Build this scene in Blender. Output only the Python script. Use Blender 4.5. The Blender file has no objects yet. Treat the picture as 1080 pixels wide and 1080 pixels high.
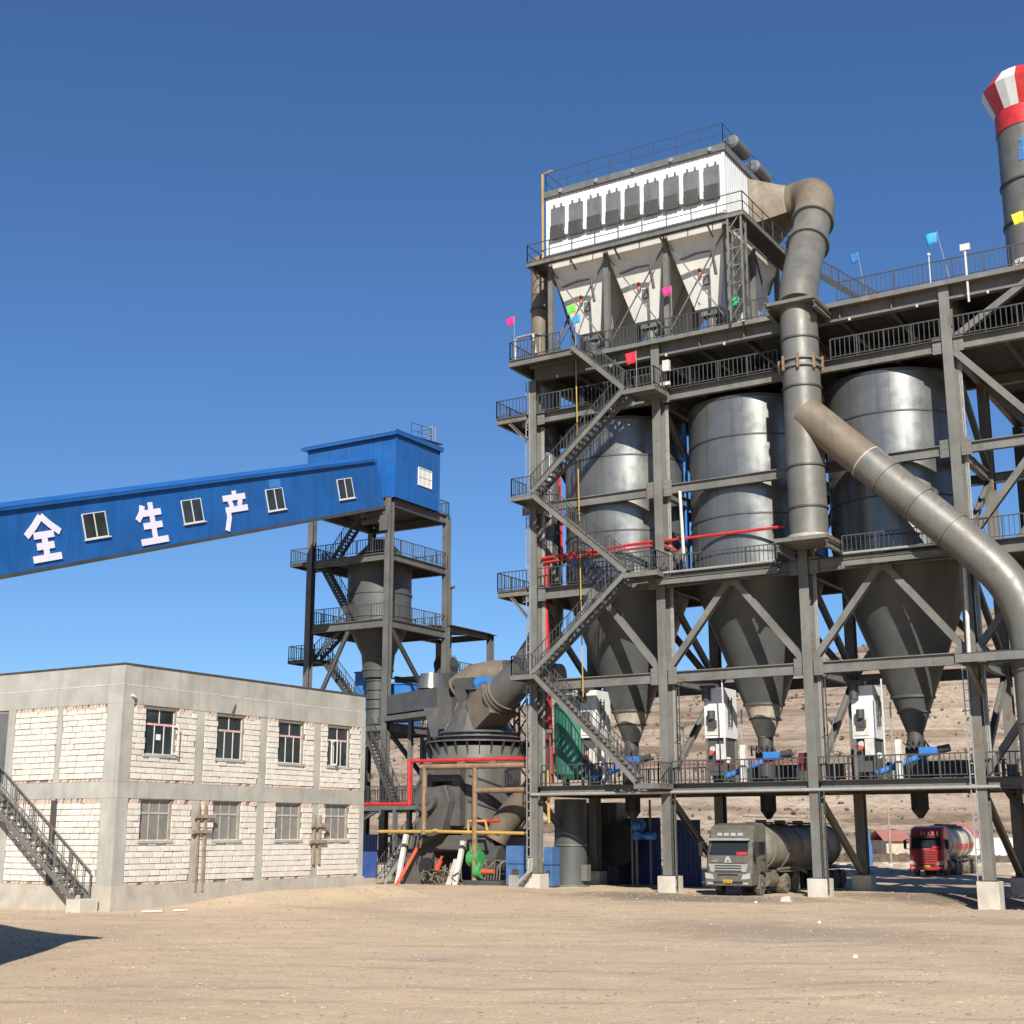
import bpy, math, random
from mathutils import Vector, Matrix
random.seed(7)
R = math.radians
S = bpy.context.scene
COL = S.collection
# ------------------------------------------------------------------ camera, sky, sun, exposure
YAW, FPX, CAMP = R(31.7), 1450.0, Vector((40.772, -68.644, 3.0))
PITCH = math.atan(340/1450.)
cd = bpy.data.cameras.new('camera'); cam = bpy.data.objects.new('camera', cd); COL.objects.link(cam)
cam.location = CAMP; cam.rotation_euler = (math.pi/2+PITCH, 0, YAW)
cd.sensor_width = 36; cd.lens = FPX/1080*36; cd.clip_start = .5; cd.clip_end = 6000
S.camera = cam
SUN_AZ, SUN_EL = R(34), R(33)          # azimuth measured from -Y towards +X
SD = Vector((math.sin(SUN_AZ)*math.cos(SUN_EL), -math.cos(SUN_AZ)*math.cos(SUN_EL), math.sin(SUN_EL)))
W = bpy.data.worlds.new('World'); S.world = W; W.use_nodes = True
nt = W.node_tree; nt.nodes.clear()
sky = nt.nodes.new('ShaderNodeTexSky'); sky.sky_type = 'NISHITA'; sky.sun_disc = False
sky.sun_elevation = SUN_EL; sky.sun_rotation = math.atan2(SD.x, SD.y)
sky.altitude = 0; sky.air_density = 1.0; sky.dust_density = 0.; sky.ozone_density = 10
bg = nt.nodes.new('ShaderNodeBackground'); bg.inputs['Strength'].default_value = .078
wo = nt.nodes.new('ShaderNodeOutputWorld')
nt.links.new(sky.outputs[0], bg.inputs[0]); nt.links.new(bg.outputs[0], wo.inputs[0])
sl = bpy.data.lights.new('sun', 'SUN'); sl.energy = 5.0; sl.angle = R(.53); sl.color = (1, .94, .85)
so = bpy.data.objects.new('sun', sl); COL.objects.link(so); so.location = (0, -60, 90)
so.rotation_euler = SD.to_track_quat('Z', 'Y').to_euler()
vs = S.view_settings; vs.view_transform = 'Standard'; vs.look = 'None'; vs.exposure = .5; vs.gamma = 1
S.render.engine = 'CYCLES'; S.cycles.max_bounces = 6
FW = Vector((-math.sin(YAW)*math.cos(PITCH), math.cos(YAW)*math.cos(PITCH), math.sin(PITCH)))
RT = Vector((math.cos(YAW), math.sin(YAW), 0)); UP = RT.cross(FW)
FH = Vector((-math.sin(YAW), math.cos(YAW), 0))
def at(x, y, ax, v):                    # point where the photograph's pixel meets a plane of the plant
    d = FW*FPX + RT*(x-540) + UP*(540-y); i = 'XYZ'.index(ax)
    return CAMP + d*((v-CAMP[i])/d[i])
# ------------------------------------------------------------------ mesh helpers
class MB:
    def __init__(s): s.v = []; s.f = []; s.sm = []
    def add(s, vs, fs, smooth=False):
        o = len(s.v); s.v += [tuple(p) for p in vs]
        for f in fs: s.f.append(tuple(i+o for i in f)); s.sm.append(smooth)
        return s
    def box(s, x0, x1, y0, y1, z0, z1):
        return s.add([(x0,y0,z0),(x1,y0,z0),(x1,y1,z0),(x0,y1,z0),(x0,y0,z1),(x1,y0,z1),(x1,y1,z1),(x0,y1,z1)],
                     [(0,3,2,1),(4,5,6,7),(0,1,5,4),(1,2,6,5),(2,3,7,6),(3,0,4,7)])
    def frame(s, p, q, up=None):
        p, q = Vector(p), Vector(q); d = (q-p).normalized()
        u = Vector(up) if up else (Vector((0,0,1)) if abs(d.z) < .95 else Vector((0,1,0)))
        sd = d.cross(u).normalized(); return p, q, sd, sd.cross(d).normalized()
    def bar(s, p, q, w, h=None, up=None):
        h = h or w; p, q, a, b = s.frame(p, q, up); a = a*(w/2); b = b*(h/2)
        vs = [p-a-b, p+a-b, p+a+b, p-a+b, q-a-b, q+a-b, q+a+b, q-a+b]
        return s.add(vs, [(0,3,2,1),(4,5,6,7),(0,1,5,4),(1,2,6,5),(2,3,7,6),(3,0,4,7)])
    def ibeam(s, p, q, w, h, up=None, tf=None, tw=None):
        tf = tf or h*.09; tw = tw or w*.1
        p, q, a, b = s.frame(p, q, up); W_, H_, T, K = w/2, h/2, tf, tw/2
        sec = [(-W_,-H_),(W_,-H_),(W_,-H_+T),(K,-H_+T),(K,H_-T),(W_,H_-T),(W_,H_),(-W_,H_),(-W_,H_-T),(-K,H_-T),(-K,-H_+T),(-W_,-H_+T)]
        n = 12; vs = [p+a*x+b*y for x, y in sec]+[q+a*x+b*y for x, y in sec]
        fs = [(i,(i+1)%n,(i+1)%n+n,i+n) for i in range(n)]
        for c in ((0,1,2,11),(11,2,3,10),(10,3,4,9),(9,4,5,8),(8,5,6,7)):
            fs.append(tuple(reversed(c))); fs.append(tuple(i+n for i in c))
        return s.add(vs, fs)
    def tube(s, pts, r, n=12, cap=True, smooth=True):
        pts = [Vector(p) for p in pts]; m = len(pts); rs = r if isinstance(r, (list, tuple)) else [r]*m
        vs = []; pa = None
        for i, p in enumerate(pts):
            d = (pts[min(i+1,m-1)]-pts[max(i-1,0)]).normalized()
            if pa is None:
                pa = d.orthogonal().normalized() if abs(d.z) < .95 else (Vector((1,0,0))-d*d.x).normalized()
            else: pa = (pa-d*pa.dot(d)).normalized()
            pb = d.cross(pa)
            for k in range(n):
                t = 2*math.pi*k/n; vs.append(p+pa*(rs[i]*math.cos(t))+pb*(rs[i]*math.sin(t)))
        s.add(vs, [(i*n+k, i*n+(k+1)%n, (i+1)*n+(k+1)%n, (i+1)*n+k) for i in range(m-1) for k in range(n)], smooth)
        if cap:
            s.add(vs[:n], [tuple(reversed(range(n)))]); s.add(vs[-n:], [tuple(range(n))])
        return s
    def ring(s, c, r, h, t=.06, n=40):      # a hoop standing proud of a vertical cylinder
        return s.lathe([(r,-h/2),(r+t,-h/2),(r+t,h/2),(r,h/2)], c, n)
    def lathe(s, prof, c, n=40, smooth=True, a0=0., a1=2*math.pi):
        full = abs(a1-a0-2*math.pi) < 1e-6; vs = []; m = n if full else n+1
        for r, z in prof:
            for k in range(m):
                t = a0+(a1-a0)*k/n; vs.append((c[0]+r*math.cos(t), c[1]+r*math.sin(t), c[2]+z))
        return s.add(vs, [(i*m+k, i*m+(k+1)%m, (i+1)*m+(k+1)%m, (i+1)*m+k) for i in range(len(prof)-1) for k in range(n if full else n)], smooth)
    def prism(s, poly, ax, a, b):           # polygon in the two other axes, extruded along ax from a to b
        def P(u, v, w): return {'X':(w,u,v),'Y':(u,w,v),'Z':(u,v,w)}[ax]
        n = len(poly); vs = [P(u,v,a) for u, v in poly]+[P(u,v,b) for u, v in poly]
        return s.add(vs, [(i,(i+1)%n,(i+1)%n+n,i+n) for i in range(n)]+[tuple(reversed(range(n))), tuple(range(n,2*n))])
    def frustum(s, r0, z0, r1, z1, cap=True):    # r = (x0,x1,y0,y1)
        vs = [(r0[0],r0[2],z0),(r0[1],r0[2],z0),(r0[1],r0[3],z0),(r0[0],r0[3],z0),(r1[0],r1[2],z1),(r1[1],r1[2],z1),(r1[1],r1[3],z1),(r1[0],r1[3],z1)]
        return s.add(vs, [(0,1,5,4),(1,2,6,5),(2,3,7,6),(3,0,4,7)]+([(0,3,2,1),(4,5,6,7)] if cap else []))
    def ellip(s, c, rx, ry, rz, nu=10, nv=6):
        vs = []
        for j in range(nv+1):
            t = math.pi*j/nv
            for k in range(nu):
                p = 2*math.pi*k/nu; vs.append((c[0]+rx*math.sin(t)*math.cos(p), c[1]+ry*math.sin(t)*math.sin(p), c[2]+rz*math.cos(t)))
        return s.add(vs, [(j*nu+k, (j+1)*nu+k, (j+1)*nu+(k+1)%nu, j*nu+(k+1)%nu) for j in range(nv) for k in range(nu)], True)
    def mesh(s, name, off=(0,0,0), fix=True):
        me = bpy.data.meshes.new(name)
        me.from_pydata([(x-off[0],y-off[1],z-off[2]) for x, y, z in s.v], [], s.f)
        me.polygons.foreach_set('use_smooth', s.sm)
        if fix and len(s.f) < 60000:
            import bmesh
            b = bmesh.new(); b.from_mesh(me); bmesh.ops.recalc_face_normals(b, faces=b.faces); b.to_mesh(me); b.free()
        return me
    def build(s, name, m, parent=None, label=None, kind=None, bevel=0):
        off = OFF.get(parent.name, (0,0,0)) if parent else (0,0,0)
        o = bpy.data.objects.new(name, s.mesh(name, off)); COL.objects.link(o)
        o.data.materials.append(m)
        if parent: o.parent = parent; OFF[o.name] = off
        if label: o['label'] = label
        if kind: o['kind'] = kind
        if any(s.sm):
            try: o.data.set_sharp_from_angle(angle=R(38))
            except Exception: pass
        if bevel:
            b = o.modifiers.new('bevel', 'BEVEL'); b.width = bevel; b.segments = 2; b.limit_method = 'ANGLE'
        return o
OFF = {}
def thing(name, label, cat, loc=(0,0,0), group=None, local=False, rz=0):
    o = bpy.data.objects.new(name, None); COL.objects.link(o); o.location = loc; o.rotation_euler.z = rz
    o.empty_display_size = .3; o['label'] = label; o['category'] = cat
    if group: o['group'] = group
    OFF[o.name] = (0,0,0) if local else tuple(loc)
    return o
def single(mb, name, label, cat, m, loc=None, group=None, bevel=0):   # a thing that is one mesh
    if loc is None:
        xs = [sum(v[i] for v in mb.v)/len(mb.v) for i in (0,1)]; loc = (xs[0], xs[1], min(v[2] for v in mb.v))
    o = bpy.data.objects.new(name, mb.mesh(name, loc)); COL.objects.link(o); o.location = loc
    o.data.materials.append(m); o['label'] = label; o['category'] = cat
    if group: o['group'] = group
    if any(mb.sm): o.data.set_sharp_from_angle(angle=R(38))
    if bevel:
        b = o.modifiers.new('bevel', 'BEVEL'); b.width = bevel; b.segments = 2; b.limit_method = 'ANGLE'
    return o
def inst(name, me, parent, loc, rot=(0,0,0), sc=(1,1,1)):             # a piece that shares mesh data (loc in world axes)
    o = bpy.data.objects.new(name, me); COL.objects.link(o); o.parent = parent
    off = OFF[parent.name]; o.location = (loc[0]-off[0], loc[1]-off[1], loc[2]-off[2]); o.rotation_euler = rot; o.scale = sc
    return o
# ------------------------------------------------------------------ materials
def lin(c): return tuple(((x/255.)/12.92 if x/255. <= .04045 else ((x/255.+.055)/1.055)**2.4) for x in c)
def mat(name, c, rough=.6, metal=0., var=.22, scale=.8, streak=0., rust=0., rustc=(.16,.075,.035), bump=.15, bscale=18., dust=0., dustc=(.34,.28,.2), rnd=0., spec=.5, coords='Object'):
    m = bpy.data.materials.new(name); m.use_nodes = True; t = m.node_tree; N = t.nodes.new; L = t.links.new
    b = t.nodes['Principled BSDF']; b.inputs['Roughness'].default_value = rough; b.inputs['Metallic'].default_value = metal
    b.inputs['Specular IOR Level'].default_value = spec
    tc = N('ShaderNodeTexCoord'); src = tc.outputs[coords]
    def noise(sc, det=6., vec=None, ro=.6):
        n = N('ShaderNodeTexNoise'); n.inputs['Scale'].default_value = sc; n.inputs['Detail'].default_value = det; n.inputs['Roughness'].default_value = ro
        L(vec or src, n.inputs['Vector']); return n.outputs['Fac']
    def ramp(f, a, b_, c0=0., c1=1.):
        r = N('ShaderNodeMapRange'); r.inputs[1].default_value = a; r.inputs[2].default_value = b_; r.inputs[3].default_value = c0; r.inputs[4].default_value = c1
        L(f, r.inputs[0]); return r.outputs[0]
    def mix(f, a, b_, mode='MIX'):
        x = N('ShaderNodeMix'); x.data_type = 'RGBA'; x.blend_type = mode
        if isinstance(f, float): x.inputs[0].default_value = f
        else: L(f, x.inputs[0])
        for s_, k in ((a,6),(b_,7)):
            if isinstance(s_, tuple): x.inputs[k].default_value = (*s_[:3],1)
            else: L(s_, x.inputs[k])
        return x.outputs[2]
    dk = tuple(x*(1-var) for x in c); lt = tuple(min(.9,x*(1+var*.8)) for x in c)
    colr = mix(ramp(noise(scale), .32, .68), dk, lt)
    if rnd:
        oi = N('ShaderNodeObjectInfo'); colr = mix(ramp(oi.outputs['Random'],0,1,0,rnd), colr, tuple(x*.55 for x in c))
    if streak:
        mp = N('ShaderNodeMapping'); mp.inputs['Scale'].default_value = (1,1,.06); L(src, mp.inputs[0])
        colr = mix(ramp(noise(2.6, 5., mp.outputs[0]), .5, .72, 0, streak), colr, tuple(x*.5 for x in c))
    if dust: colr = mix(ramp(noise(scale*1.7+.3, 8.), .38, .68, dust*.35, dust), colr, dustc)
    if rust: colr = mix(ramp(noise(1.1, 9., None, .72), .66-rust*.12, .72-rust*.1, 0, .85), colr, rustc)
    L(colr, b.inputs['Base Color'])
    L(ramp(noise(scale*3), .3, .7, max(.05,rough-.1), min(1,rough+.12)), b.inputs['Roughness'])
    if bump:
        bp = N('ShaderNodeBump'); bp.inputs['Strength'].default_value = bump; bp.inputs['Distance'].default_value = .02
        L(noise(bscale, 5.), bp.inputs['Height']); L(bp.outputs[0], b.inputs['Normal'])
    return m
M = {}
M['steel'] = mat('steel_paint', (.125,.131,.121), .55, .0, .3, .5, .6, .75, dust=.28, dustc=(.25,.22,.17))
M['steel_tw'] = mat('tower_steel', (.10,.103,.10), .55, 0, .28, .5, .5, .4, dust=.2, dustc=(.2,.175,.14))
M['steel_dk'] = mat('steel_dark', (.05,.052,.05), .5, .0, .25, .5, .3, .3, dust=.15, dustc=(.16,.14,.11))  # tone lowered so shaded steel inside the frame reads blacker
M['rail'] = mat('rail_paint', (.055,.057,.055), .5, 0, .1, .5, bump=0)
M['deck'] = mat('deck_plate', (.05,.05,.048), .7, .1, .25, 1, rust=.3)  # colour kept low to deepen the shade under the decks
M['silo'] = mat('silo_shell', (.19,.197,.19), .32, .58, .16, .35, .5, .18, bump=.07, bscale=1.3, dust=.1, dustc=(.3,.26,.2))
M['cone'] = mat('silo_cone', (.09,.094,.09), .5, .15, .2, .4, .25, .2, bump=.1, bscale=3)  # darkened base colour adds to the shade on the silo cones
M['cream'] = mat('cone_tip', (.42,.37,.28), .7, 0, .25, 1.5, .5, .3)
M['duct'] = mat('duct_grey', (.15,.155,.142), .48, .28, .25, .5, .5, .35, bump=.12, bscale=2.2, dust=.3, dustc=(.27,.23,.17))
M['duct_br'] = mat('duct_brown', (.15,.125,.092), .62, .12, .32, .6, .5, .4, rustc=(.25,.17,.11), dust=.35, dustc=(.27,.21,.14))
M['white'] = mat('white_cladding', (.66,.67,.65), .45, 0, .08, .6, .25, bump=.05)
M['offwhite'] = mat('hopper_cream', (.72,.71,.66), .5, 0, .09, .5, .25, .12)
M['panel'] = mat('filter_panel', (.13,.136,.138), .5, 0, .2, 1, .3)
M['black'] = mat('black', (.018,.018,.019), .6, 0, .3, 2)
M['conc'] = mat('concrete', (.37,.365,.325), .85, 0, .24, .7, .55, dust=.3, dustc=(.42,.38,.31), bump=.3, bscale=9)
M['plinth'] = mat('plinth_concrete', (.40,.38,.33), .85, 0, .2, 1.4, .3, dust=.4, dustc=(.45,.37,.26), bump=.35, bscale=9)
M['foot'] = mat('footing', (.5,.48,.42), .85, 0, .2, 1.4, .3, dust=.4, dustc=(.42,.34,.24), bump=.3)
M['mortar'] = mat('mortar', (.24,.21,.17), .9, 0, .25, 3., .2, bump=.6, bscale=14)
M['block'] = mat('block', (.75,.71,.635), .9, 0, .14, 2.2, dust=.3, dustc=(.46,.39,.31), bump=.5, bscale=20, rnd=.42)
M['rbrick'] = mat('red_brick', (.50,.36,.29), .9, 0, .3, 3, dust=.5, dustc=(.62,.54,.45), bump=.4)
M['roofblk'] = mat('roof_edge', (.07,.068,.062), .8, 0, .3, 2)
M['pvc'] = mat('window_frame', (.68,.66,.64), .45, 0, .12, 3, dust=.15)
M['pvcr'] = mat('window_film', (.62,.26,.28), .5, 0, .5, 9, dust=.4, dustc=(.7,.68,.68))
M['pvcd'] = mat('window_frame_dusty', (.42,.40,.36), .7, 0, .2, 3, dust=.5)
M['glass'] = mat('glass_dark', (.03,.038,.037), .08, 0, .5, .5, bump=0, spec=.6)
M['glassd'] = mat('glass_dusty', (.17,.165,.15), .4, 0, .25, 1.2, dust=.5, dustc=(.3,.28,.24), bump=0)
M['blue'] = mat('blue_sheet', (.002,.09,.32), .5, 0, .18, .3, .5, bump=.06, bscale=3, dust=.09, dustc=(.14,.22,.36))
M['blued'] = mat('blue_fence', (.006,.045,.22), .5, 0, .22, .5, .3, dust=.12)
M['bluem'] = mat('blue_machine', (.012,.18,.55), .4, 0, .15, 1, .2, dust=.15)
M['bluec'] = mat('blue_cabinet', (.02,.12,.33), .45, 0, .2, 1, .35, dust=.2)
M['maroon'] = mat('maroon_box', (.12,.012,.02), .5, 0, .2, 1)
M['letter'] = mat('letter_paint', (.74,.70,.78), .6, 0, .05, 1, bump=0)
M['red'] = mat('red_pipe', (.50,.018,.022), .42, 0, .15, 1, .2, dust=.08)
M['yellow'] = mat('yellow_pipe', (.50,.30,.05), .5, 0, .18, 1, .3, dust=.2)
M['green'] = mat('green_tank', (.012,.15,.095), .35, 0, .18, .7, .35, dust=.08)
M['greenm'] = mat('green_motor', (.02,.28,.07), .45, 0, .2, 2, dust=.2)
M['orange'] = mat('orange', (.5,.07,.025), .5, 0, .15, 2, dust=.15)
M['wood'] = mat('rusty_post', (.24,.155,.09), .75, 0, .3, 1.2, .5, .6)
M['timber'] = mat('timber', (.30,.24,.17), .85, 0, .3, 3, .5)
M['dirtwhite'] = mat('dirty_white', (.6,.58,.54), .6, 0, .2, 2, dust=.3)
M['mill'] = mat('mill_grey', (.072,.077,.08), .45, .2, .2, .7, .3, .15, dust=.2)
M['rubber'] = mat('rubber', (.03,.029,.027), .85, 0, .2, 3, dust=.65, dustc=(.3,.25,.18))
M['chassis'] = mat('chassis', (.05,.048,.044), .7, 0, .3, 3, dust=.65, dustc=(.26,.22,.16))
M['cabg'] = mat('cab_grey', (.085,.088,.08), .4, .1, .2, 1.2, .3, dust=.6, dustc=(.2,.175,.13))
M['cabr'] = mat('cab_red', (.42,.014,.014), .35, 0, .15, 1.2, .2, dust=.12, dustc=(.35,.2,.14))
M['tankg'] = mat('tank_dusty', (.17,.162,.138), .55, .15, .25, 1, .5, dust=.6, dustc=(.25,.215,.165))
M['tankw'] = mat('tank_cream', (.46,.43,.36), .5, 0, .15, 1, .4, dust=.45, dustc=(.42,.37,.28))
M['chrome'] = mat('silver', (.5,.5,.48), .35, .5, .15, 2, dust=.4, dustc=(.4,.36,.28))
M['lamp'] = mat('lamp_glass', (.40,.40,.38), .15, .1, .1, 4, bump=0)
M['plate'] = mat('plate_yellow', (.75,.42,.01), .5, 0, .1, 5, bump=0)
M['pebble'] = mat('pebble', (.36,.29,.21), .9, 0, .6, .9, bump=.3)
M['brush'] = mat('roadside_brush', (.12,.09,.065), .9, 0, .4, .3, bump=0)
M['shrub'] = mat('dry_shrub', (.13,.10,.066), .9, 0, .4, .2, bump=0)
M['roofr'] = mat('red_roof', (.40,.13,.11), .7, 0, .25, .5, .3, dust=.3)
for k, c in dict(pink=(.72,.02,.19), lime=(.12,.62,.03), cyan=(.02,.30,.52), redf=(.62,.015,.035), emerald=(.0,.36,.13), sky=(.03,.30,.55), azure=(.01,.13,.42), lemon=(.75,.70,.03)).items():
    M['fl_'+k] = mat('flag_'+k, c, .75, 0, .15, 3, bump=0)
def clear_pane():                                   # the gallery's and cabs' see-through glass
    m = bpy.data.materials.new('clear_glass'); m.use_nodes = True; b = m.node_tree.nodes['Principled BSDF']
    b.inputs['Base Color'].default_value = (.02,.024,.026,1); b.inputs['Roughness'].default_value = .06; return m
M['cabglass'] = clear_pane()
def ground_mat(name, c1, c2, c3, big=.05):
    m = bpy.data.materials.new(name); m.use_nodes = True; t = m.node_tree; N = t.nodes.new; L = t.links.new; b = t.nodes['Principled BSDF']
    b.inputs['Roughness'].default_value = .95; b.inputs['Specular IOR Level'].default_value = .15
    tc = N('ShaderNodeTexCoord')
    def noise(sc, det, ro=.62, vec=None):
        n = N('ShaderNodeTexNoise'); n.inputs['Scale'].default_value = sc; n.inputs['Detail'].default_value = det; n.inputs['Roughness'].default_value = ro
        L(vec or tc.outputs['Object'], n.inputs['Vector']); return n.outputs['Fac']
    def rng(f, a, b_, c0=0, c1=1):
        r = N('ShaderNodeMapRange'); r.inputs[1].default_value = a; r.inputs[2].default_value = b_; r.inputs[3].default_value = c0; r.inputs[4].default_value = c1; L(f, r.inputs[0]); return r.outputs[0]
    def mix(f, a, b_):
        x = N('ShaderNodeMix'); x.data_type = 'RGBA'; L(f, x.inputs[0])
        for s_, k in ((a,6),(b_,7)):
            if isinstance(s_, tuple): x.inputs[k].default_value = (*s_,1)
            else: L(s_, x.inputs[k])
        return x.outputs[2]
    c = mix(rng(noise(big,6), .36, .64), c1, c2)
    c = mix(rng(noise(.55,9,.7), .42, .75, 0, .7), c, c3)
    mp = N('ShaderNodeMapping'); mp.inputs['Rotation'].default_value = (0,0,R(-18)); mp.inputs['Scale'].default_value = (.06,.9,1); L(tc.outputs['Object'], mp.inputs[0])
    c = mix(rng(noise(1.3,5,.6,mp.outputs[0]), .52, .72, 0, .45), c, c3)                 # wheel-worn streaks
    c = mix(rng(noise(9,6,.75), .45, .8, 0, .55), c, tuple(x*.72 for x in c3))
    if 'hill' in name:
        m2 = N('ShaderNodeMapping'); m2.inputs['Scale'].default_value = (.02,.02,.55); L(tc.outputs['Object'], m2.inputs[0])
        c = mix(rng(noise(1.,7,.65,m2.outputs[0]), .45, .6, 0, .9), c, (.19,.135,.095))
        m3 = N('ShaderNodeMapping'); m3.inputs['Scale'].default_value = (.03,.03,1.7); L(tc.outputs['Object'], m3.inputs[0])
        c = mix(rng(noise(1.,6,.7,m3.outputs[0]), .56, .68, 0, .7), c, (.55,.45,.35))
    if 'earth' in name:                     # oil-dark and damp patches, painted shade under the frame, gravel grains
        c = mix(rng(noise(.11,6,.62), .50, .70, 0, .5), c, (.34,.265,.19))
        c = mix(rng(noise(.3,6,.7), .60, .72, 0, .5), c, (.27,.215,.16))
        for cx, cy, rx, ry, tone, amt in ((12.0,-5.2,8.5,4.8,(.17,.14,.108),.8),(21.5,3,7,5,(.12,.1,.08),.7),(24.2,-26,7,4.5,(.30,.24,.175),.75),(29,-17,6,2.2,(.33,.26,.19),.6),(20.5,-39.5,1.6,.9,(.33,.29,.25),.6),(3.5,-22,6,1.2,(.36,.28,.2),.5),(7.5,-3,3.5,3,(.2,.165,.125),.7),(30,-40,5,1.6,(.4,.32,.23),.5)):  # tones below the frame and round a footing also paint in shade
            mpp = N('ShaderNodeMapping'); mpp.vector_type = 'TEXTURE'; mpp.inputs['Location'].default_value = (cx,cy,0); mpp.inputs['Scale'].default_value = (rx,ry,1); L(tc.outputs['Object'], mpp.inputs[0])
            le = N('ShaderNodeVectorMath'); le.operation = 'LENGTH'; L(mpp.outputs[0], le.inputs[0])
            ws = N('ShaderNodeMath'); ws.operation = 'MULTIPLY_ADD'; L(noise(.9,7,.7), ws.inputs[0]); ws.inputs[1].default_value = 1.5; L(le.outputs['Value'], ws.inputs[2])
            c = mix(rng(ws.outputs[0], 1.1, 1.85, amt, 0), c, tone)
        for ang, off, tone, amt in ((33,-52.5,(.33,.26,.18),.7),(33,-50.5,(.33,.26,.18),.7),(24,-47,(.36,.28,.2),.6),(24,-45.1,(.36,.28,.2),.6),(42,-40,(.34,.265,.19),.6),(42,-38.1,(.34,.265,.19),.6),(75,8.2,(.3,.24,.175),.7),(75,10.1,(.3,.24,.175),.7),(30,-29,(.33,.26,.19),.6),(30,-27,(.33,.26,.19),.6),(36,-58,(.36,.28,.2),.55),(36,-56.2,(.36,.28,.2),.55)):   # wheel ruts
            n_ = Vector((-math.sin(R(ang)), math.cos(R(ang)), 0)); dt = N('ShaderNodeVectorMath'); dt.operation = 'DOT_PRODUCT'; L(tc.outputs['Object'], dt.inputs[0]); dt.inputs[1].default_value = n_
            wv = N('ShaderNodeMath'); wv.operation = 'MULTIPLY_ADD'; L(noise(.045,2,.5), wv.inputs[0]); wv.inputs[1].default_value = 9.; L(dt.outputs['Value'], wv.inputs[2])
            sb = N('ShaderNodeMath'); sb.operation = 'SUBTRACT'; L(wv.outputs[0], sb.inputs[0]); sb.inputs[1].default_value = off+4.5
            ab = N('ShaderNodeMath'); ab.operation = 'ABSOLUTE'; L(sb.outputs[0], ab.inputs[0])
            mk = N('ShaderNodeMath'); mk.operation = 'MULTIPLY'; L(rng(ab.outputs[0], .12, .3, amt, 0), mk.inputs[0]); L(rng(noise(.35,6,.7), .40, .60), mk.inputs[1])
            c = mix(mk.outputs[0], c, tone)
        for sc, lo, tone, amt in ((3.4,.13,(.22,.175,.13),.75),(2.6,.10,(.74,.66,.54),.75),(6.5,.2,(.33,.26,.18),.7),(1.1,.045,(.16,.13,.10),.8)):
            vo = N('ShaderNodeTexVoronoi'); vo.inputs['Scale'].default_value = sc; L(tc.outputs['Object'], vo.inputs['Vector'])
            sp = N('ShaderNodeSeparateColor'); L(vo.outputs['Color'], sp.inputs[0]); pk = rng(sp.outputs[0], .62, .66, 0, amt)
            mu = N('ShaderNodeMath'); mu.operation = 'MULTIPLY'; L(pk, mu.inputs[0]); L(rng(vo.outputs['Distance'], lo, lo+.06, 1, 0), mu.inputs[1])
            c = mix(mu.outputs[0], c, tone)
    L(c, b.inputs['Base Color'])
    ad = N('ShaderNodeMath'); ad.operation = 'MULTIPLY_ADD'; L(noise(1.2,3,.5), ad.inputs[0]); ad.inputs[1].default_value = 2.; L(noise(6,4,.6), ad.inputs[2])
    if 'hill' in name:
        b2 = N('ShaderNodeBump'); b2.inputs['Strength'].default_value = .9; b2.inputs['Distance'].default_value = 1.6; L(noise(.22,8,.7), b2.inputs['Height'])
    bp = N('ShaderNodeBump'); bp.inputs['Strength'].default_value = .4; bp.inputs['Distance'].default_value = .06; L(ad.outputs[0], bp.inputs['Height']); L(bp.outputs[0], b.inputs['Normal'])
    if 'hill' in name: L(b2.outputs[0], bp.inputs['Normal'])
    return m
M['ground'] = ground_mat('packed_earth', (.60,.465,.315), (.54,.415,.28), (.42,.315,.21))
M['hill'] = ground_mat('dry_hillside', (.50,.40,.30), (.40,.31,.235), (.25,.19,.14), .03)
# ------------------------------------------------------------------ ground and hills
def sst(a, b, x):
    t = max(0., min(1., (x-a)/(b-a))); return t*t*(3-2*t)
from mathutils import noise as NZ
def gh(x, y):                               # ground height: sandy yard, lower by the last column, heaped along the site building
    h = .10*NZ.noise(Vector((x*.11, y*.11, 3)))+.05*NZ.noise(Vector((x*.5, y*.5, 9)))
    h -= .5*math.exp(-(((x-25.5)/5)**2+((y+1.0)/4.5)**2))
    h += .55*math.exp(-(((x+1.9)/1.6)**2))*sst(-27,-20,y)*(1-sst(-11.5,-9.5,y))*(x > -3.1)
    h += .30*math.exp(-(((x+3)/4)**2+((y+4)/5)**2))
    return h*sst(400, 120, abs(x))*sst(400, 120, abs(y))
def axis(lo, hi, step, far):
    a = [-far, -far*.5, -far*.25, lo-160, lo-80, lo-40, lo-20, lo-8]; n = int((hi-lo)/step)
    return a+[lo+i*step for i in range(n+1)]+[hi+8, hi+20, hi+40, hi+80, hi+160, far*.25, far*.5, far]
gx, gy = axis(-32, 52, .6, 2800), axis(-62, 40, .6, 2800)
g = MB(); nx = len(gx)
g.v = [(x, y, gh(x, y)) for y in gy for x in gx]
g.f = [(j*nx+i, j*nx+i+1, (j+1)*nx+i+1, (j+1)*nx+i) for j in range(len(gy)-1) for i in range(nx-1)]; g.sm = [True]*len(g.f)
go = g.build('ground', M['ground'], kind='structure')
def cw(u, d, z=0): p = CAMP+RT*u+FH*d; return Vector((p.x, p.y, z))      # lateral metres and distance from the photographer's spot
h = MB(); us = [-420+i*7 for i in range(150)]; ds = [150+j*3.2 for j in range(110)]
def ridge(u):
    x = 540+u/330*1489
    pts = [(-900,18),(200,22),(430,27),(550,33),(700,38),(880,45),(1050,54),(1300,66),(2000,78),(3500,70)]
    for (a, b), (c, d) in zip(pts, pts[1:]):
        if a <= x <= c: return b+(d-b)*(x-a)/(c-a)
    return 20
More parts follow.
